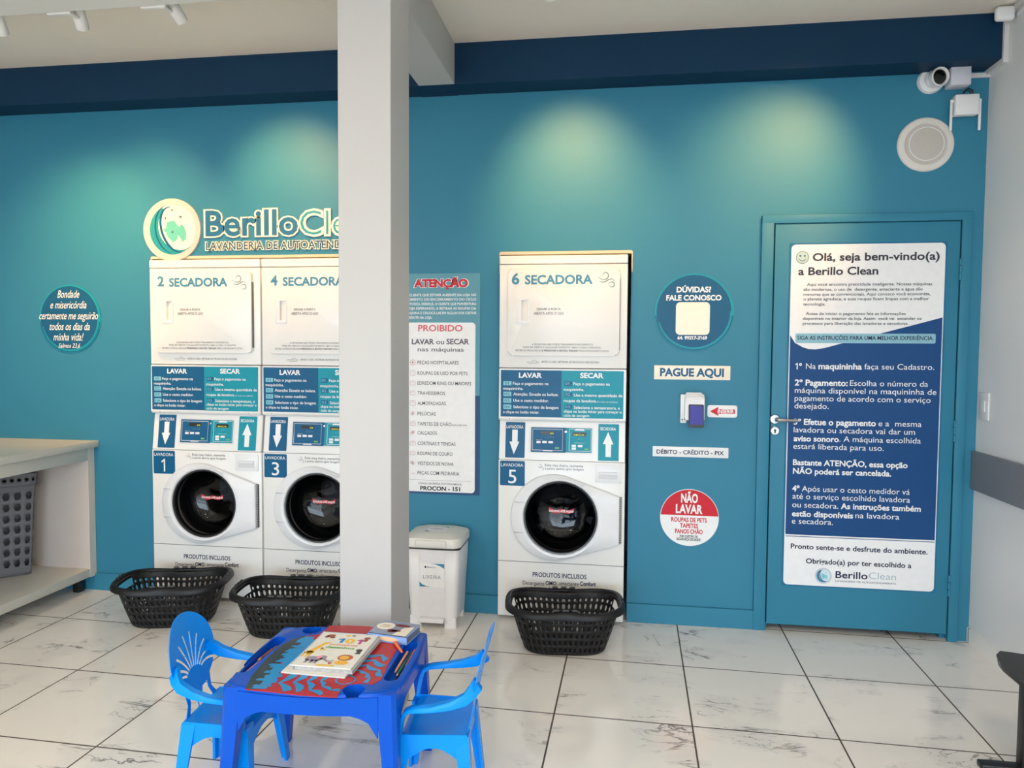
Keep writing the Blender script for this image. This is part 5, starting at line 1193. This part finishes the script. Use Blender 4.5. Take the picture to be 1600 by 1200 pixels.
def tw(x, y, z=0.): p = TWd(x, y); return (p[0], p[1], TT - .030 + z)
zf = .0045
def along(S, u, v, z):   # u along the tray 0..1 from the front end, v across
    a, b = Vector(S[1]), Vector(S[0]); d = (b - a).normalized(); n = Vector((-d.y, d.x)); p = a + (b - a) * u + n * v; return tw(p.x, p.y, z)
LG, RG = 'pencils in the left tray of the play table', 'pencils in the right tray of the play table'
pencil(along(SL, .10, .006, zf), along(SL, .55, .004, zf), .0038, mat('pencil_rose', '#d8868c', .4), 'rose pencil in the left tray nearest the front', group=LG)
pencil(along(SL, .02, -.004, zf), along(SL, .45, -.007, zf), .0038, mat('pencil_pink', '#f06a9c', .4), 'bright pink pencil in the left tray', group=LG)
pencil(along(SL, .35, -.012, zf + .006), along(SL, .78, -.006, zf + .006), .0042, mat('pencil_yellow', '#e0c022', .4), 'yellow pencil in the left tray', group=LG)
pencil(along(SL, .42, .006, zf + .008), along(SL, .92, -.002, zf + .008), .0038, mat('pencil_brown', '#8a4a30', .4), 'brown pencil in the left tray', group=LG)
pencil(along(SL, .48, .013, zf + .001), along(SL, .88, .010, zf + .001), .0038, mat('pencil_salmon', '#e8806a', .4), 'salmon pencil in the left tray', group=LG)
pencil(along(SRt, .02, -.003, zf), along(SRt, .80, -.010, zf), .0038, mat('pencil_black', '#23242a', .4), 'black pencil in the right tray', group=RG)
pencil(along(SRt, .18, -.004, zf + .008), along(SRt, .98, -.004, zf + .004), .0038, mat('pencil_green', '#2c7a44', .4), 'green pencil in the right tray', group=RG)
pencil(along(SRt, .45, -.016, zf + .008), along(SRt, 1.0, -.014, zf + .008), .0045, mat('pencil_coral', '#ee5a34', .4), 'coral red pencil at the right side of the right tray', group=RG)
pencil(along(SRt, .30, .010, zf + .006), along(SRt, .86, .004, zf + .016), .0040, mat('pencil_peach', '#f0a052', .4), 'peach pencil in the right tray under the orange marker', group=RG)
p0 = along(SRt, .70, .012, .036); p1 = along(SRt, .98, .058, .040)
pencil(p0, p1, .0046, mat('marker_orange', '#f5722a', .35), 'orange marker pen leaning across the edge of the right tray', False, 'marker pen')

# ================================================================ children's chairs
def make_chair():
    t = thing('kids_chair', None, 'chair', (0, 0, 0), 0, 'small blue plastic armchairs at the play table')
    SZ = .265
    # seat: dished sheet with a rolled front edge, facing +x
    bm = NB(); nx_, ny_ = 14, 14; g = []
    def S(u, v):
        x = -.135 + .275 * u; w = .135 + .018 * u; y = w * (2 * v - 1)
        z = SZ - .012 * (1 - (2 * v - 1) ** 2) * sin(pi * min(1, u * 1.05)) + .010 * (1 - u) * 0 - .028 * max(0, (u - .86) / .14) ** 2
        return Vector((x, y, z))
    top_ = [[bm.verts.new(S(i / nx_, j / ny_)) for j in range(ny_ + 1)] for i in range(nx_ + 1)]
    bot_ = [[bm.verts.new(S(i / nx_, j / ny_) - Vector((0, 0, .006))) for j in range(ny_ + 1)] for i in range(nx_ + 1)]
    for i in range(nx_):
        for j in range(ny_):
            bm.faces.new((top_[i][j], top_[i + 1][j], top_[i + 1][j + 1], top_[i][j + 1])); bm.faces.new((bot_[i][j], bot_[i][j + 1], bot_[i + 1][j + 1], bot_[i + 1][j]))
    for i in range(nx_):
        bm.faces.new((top_[i][0], bot_[i][0], bot_[i + 1][0], top_[i + 1][0])); bm.faces.new((top_[i + 1][ny_], bot_[i + 1][ny_], bot_[i][ny_], top_[i][ny_]))
    for j in range(ny_):
        bm.faces.new((top_[0][j + 1], bot_[0][j + 1], bot_[0][j], top_[0][j])); bm.faces.new((top_[nx_][j], bot_[nx_][j], bot_[nx_][j + 1], top_[nx_][j + 1]))
    # side and front skirts arching into the legs
    def skirt(p0, p1, zt_, zm, ze):
        n = 14; rings = []; d = (Vector(p1) - Vector(p0)).normalized(); nn = Vector((d.y, -d.x))
        for i in range(n + 1):
            u = i / n; p = Vector(p0) + (Vector(p1) - Vector(p0)) * u; e = min(u, 1 - u) * 2; zl_ = ze + (zm - ze) * min(1, e / .8) ** .5
            rings.append([(p.x, p.y, zl_), (p.x, p.y, zt_), (p.x - nn.x * .005, p.y - nn.y * .005, zt_), (p.x - nn.x * .005, p.y - nn.y * .005, zl_)])
        loft(bm, rings)
    for s in (-1, 1): skirt((-.135, s * .138), (.135, s * .153), SZ + .002, SZ - .042, SZ - .13)
    skirt((.139, -.150), (.139, .150), SZ - .026, SZ - .055, SZ - .14); skirt((-.137, .135), (-.137, -.135), SZ, SZ - .04, SZ - .12)
    bmesh.ops.recalc_face_normals(bm, faces=bm.faces); obj('seat', bm, KID_SKY, t, 40, True)
    # legs: angle sections that flare outwards
    for sx_, sy_ in ((-1, -1), (-1, 1), (1, -1), (1, 1)):
        bm = NB(); rings = []
        for k in range(7):
            u = k / 6; z = (SZ - .004) * (1 - u); ox = sx_ * ((.142 if sx_ > 0 else .140) + .028 * u); oy = sy_ * ((.155 if sx_ > 0 else .141) + .032 * u); wx, wy = .058 - .022 * u, .056 - .022 * u
            P = [(ox, oy, z), (ox, oy - sy_ * wy, z), (ox - sx_ * .012, oy - sy_ * wy, z), (ox - sx_ * .016, oy - sy_ * .016, z), (ox - sx_ * wx, oy - sy_ * .012, z), (ox - sx_ * wx, oy, z)]
            rings.append(P)
        loft(bm, rings); bmesh.ops.recalc_face_normals(bm, faces=bm.faces); obj('leg', bm, KID_SKY, t, 30, True)
    # backrest: oval shell with a fan of slots, two windows below
    BHt = .315
    bm = NB(); out = []
    for i in range(41):
        a = R_(-38 + 256 * i / 40); out.append((.158 * cos(a), .186 + .132 * sin(a)))
    out += [(-.095, .085), (-.088, .04), (-.122, 0.), (.122, 0.), (.088, .04), (.095, .085)]
    prism(bm, out, -.0013, .0013)
    bmesh.ops.recalc_face_normals(bm, faces=bm.faces); bk = obj('backrest', bm, KID_SKY, t, 30, True)
    cs = []
    for i in range(10):
        an = R_(-62 + 124 * i / 9); p = []
        for k in range(9):
            r = .104 + (.124 - .050 * abs(sin(an)) ** 1.4) * k / 8 * .93; a = an * (.52 + .48 * (k / 8)); p.append((r * sin(a) * .92, .035 + r * cos(a)))
        n = len(p); Lp, Rp = [], []
        for q in range(n):
            ax_, az_ = p[max(q - 1, 0)]; bx_, bz_ = p[min(q + 1, n - 1)]; l = math.hypot(bx_ - ax_, bz_ - az_); Lp.append((p[q][0] - (bz_ - az_) / l * .0044, p[q][1] + (bx_ - ax_) / l * .0042)); Rp.append((p[q][0] + (bz_ - az_) / l * .0044, p[q][1] - (bx_ - ax_) / l * .0042))
        b = NB(); prism(b, Lp + Rp[::-1], -.03, .03); bmesh.ops.recalc_face_normals(b, faces=b.faces); cs.append(cutter(b))
    for s in (-1, 1):
        b = NB(); prism(b, [(s * .022, .0), (s * .092, .0), (s * .066, .042), (s * .068, .066), (s * .030, .060), (s * .022, .045)] if s > 0 else [(-.022, .0), (-.022, .045), (-.030, .060), (-.068, .066), (-.066, .042), (-.092, .0)], -.03, .03); bmesh.ops.recalc_face_normals(b, faces=b.faces); cs.append(cutter(b))
    b = NB(); prism(b, [(-.021, -.01), (.021, -.01), (.014, .035), (-.014, .035)], -.03, .03); bmesh.ops.recalc_face_normals(b, faces=b.faces); cs.append(cutter(b))
    bpy.context.view_layer.update(); boolean(bk, cs)
    b = NB(); b.from_mesh(bk.data)
    for k in range(-6, 7): bmesh.ops.bisect_plane(b, geom=list(b.verts) + list(b.edges) + list(b.faces), plane_co=(k * .02, 0, 0), plane_no=(1, 0, 0))
    for k in range(1, 7): bmesh.ops.bisect_plane(b, geom=list(b.verts) + list(b.edges) + list(b.faces), plane_co=(0, 0, k * .045), plane_no=(0, 0, 1))
    lean = .28
    for v in b.verts:
        yy, dd2, s = v.co.x, v.co.y, v.co.z
        v.co = Vector((-.132 - s * lean + .9 * yy * yy * (s / .3) - .10 * max(0, s - .2) ** 1.5 - dd2, yy, SZ - .008 + s))
    bmesh.ops.recalc_face_normals(b, faces=b.faces); b.to_mesh(bk.data); b.free(); bk.data.shade_smooth(); bk.data.set_sharp_from_angle(angle=R_(40))
    # arms: flat strips sweeping forward then down to the front corners
    for s in (-1, 1):
        path = [(-.176, .122, .428), (-.158, .143, .412), (-.13, .160, .392), (-.07, .172, .376), (0, .178, .366), (.07, .176, .360), (.085, .174, .357), (.104, .171, .348), (.114, .168, .33), (.122, .164, .30), (.130, .158, .255)]
        wd_ = [.030, .030, .030, .032, .034, .036, .037, .037, .036, .034, .034]
        hh_ = [.046, .042, .034, .024, .016, .014, .013, .014, .014, .014, .014]
        bm = NB(); rings = []
        for i, (x, y, z) in enumerate(path):
            a = Vector(path[max(i - 1, 0)]); c = Vector(path[min(i + 1, len(path) - 1)]); tg = c - a; tg.y = 0; tg.normalize(); up = Vector((-tg.z, 0, tg.x)); 
            if up.z < 0 and i < 6: up = -up
            side = Vector((0, 1, 0)); p = Vector((x, y * s, z)); w, h = wd_[i] / 2, hh_[i] / 2
            rings.append([tuple(p + side * w * q + up * h * r_) for q, r_ in ((-1, -1), (-1, .6), (-.8, 1), (.8, 1), (1, .6), (1, -1))])
        loft(bm, rings); bmesh.ops.recalc_face_normals(bm, faces=bm.faces); obj('arm', bm, KID_SKY, t, 40, True)
    for o in t.children: o.data.transform(Matrix.Diagonal((.80, .88, 1, 1)))
    return t
c0 = make_chair(); c1 = copy_tree(c0)
c0.location = (-3.080, -1.70, 0); c0.rotation_euler = (0, 0, R_(4)); tag(c0, 'bright blue plastic child armchair left of the play table, fan slots facing us')
c1.location = (-2.368, -1.648, 0); c1.rotation_euler = (0, 0, R_(184)); tag(c1, 'bright blue plastic child armchair right of the play table, back seen edge-on')

# ================================================================ waiting chair at the right edge
t = thing('waiting_chair', 'black waiting chair cut off by the right edge of the photo', 'chair', (-.30, -1.33, 0))
bm = NB(); rings = []
for i in range(13):
    u = i / 12; x = -.505 + .42 * u; dz = -.05 * sin(pi * min(1, u * 1.0)) * .5 - .05 * max(0, .25 - u) ** 1.2
    hw_ = .215 * (1 - .75 * max(0, (.18 - u) / .18) ** 2); th = .012 + .055 * min(1, u / .25)
    rings.append([(x, -1.40 - hw_, .435 + dz), (x, -1.40 + hw_, .435 + dz), (x, -1.40 + hw_ * .9, .435 + dz - th), (x, -1.40 - hw_ * .9, .435 + dz - th)])
loft(bm, rings); bmesh.ops.recalc_face_normals(bm, faces=bm.faces); obj('seat', bm, DARK, t, 50)
bm = NB(); rings = []
for i in range(10):
    u = i / 9; z = .42 + .40 * u; x = -.10 + .055 * u + .02 * sin(pi * u); hw_ = .215 - .03 * u * u
    rings.append([(x, -1.40 - hw_, z), (x, -1.40 + hw_, z), (x + .014, -1.40 + hw_, z), (x + .014, -1.40 - hw_, z)])
loft(bm, rings); bmesh.ops.recalc_face_normals(bm, faces=bm.faces); obj('backrest', bm, DARK, t, 50)
for y in (-1.21, -1.59):
    bm = NB(); box(bm, -.372, -.345, y - .02, y + .02, .02, .40, .003); obj('leg', bm, DARK, t)
    bm = NB(); box(bm, -.50, -.08, y - .022, y + .022, 0, .022, .004); obj('foot_bar', bm, DARK, t)
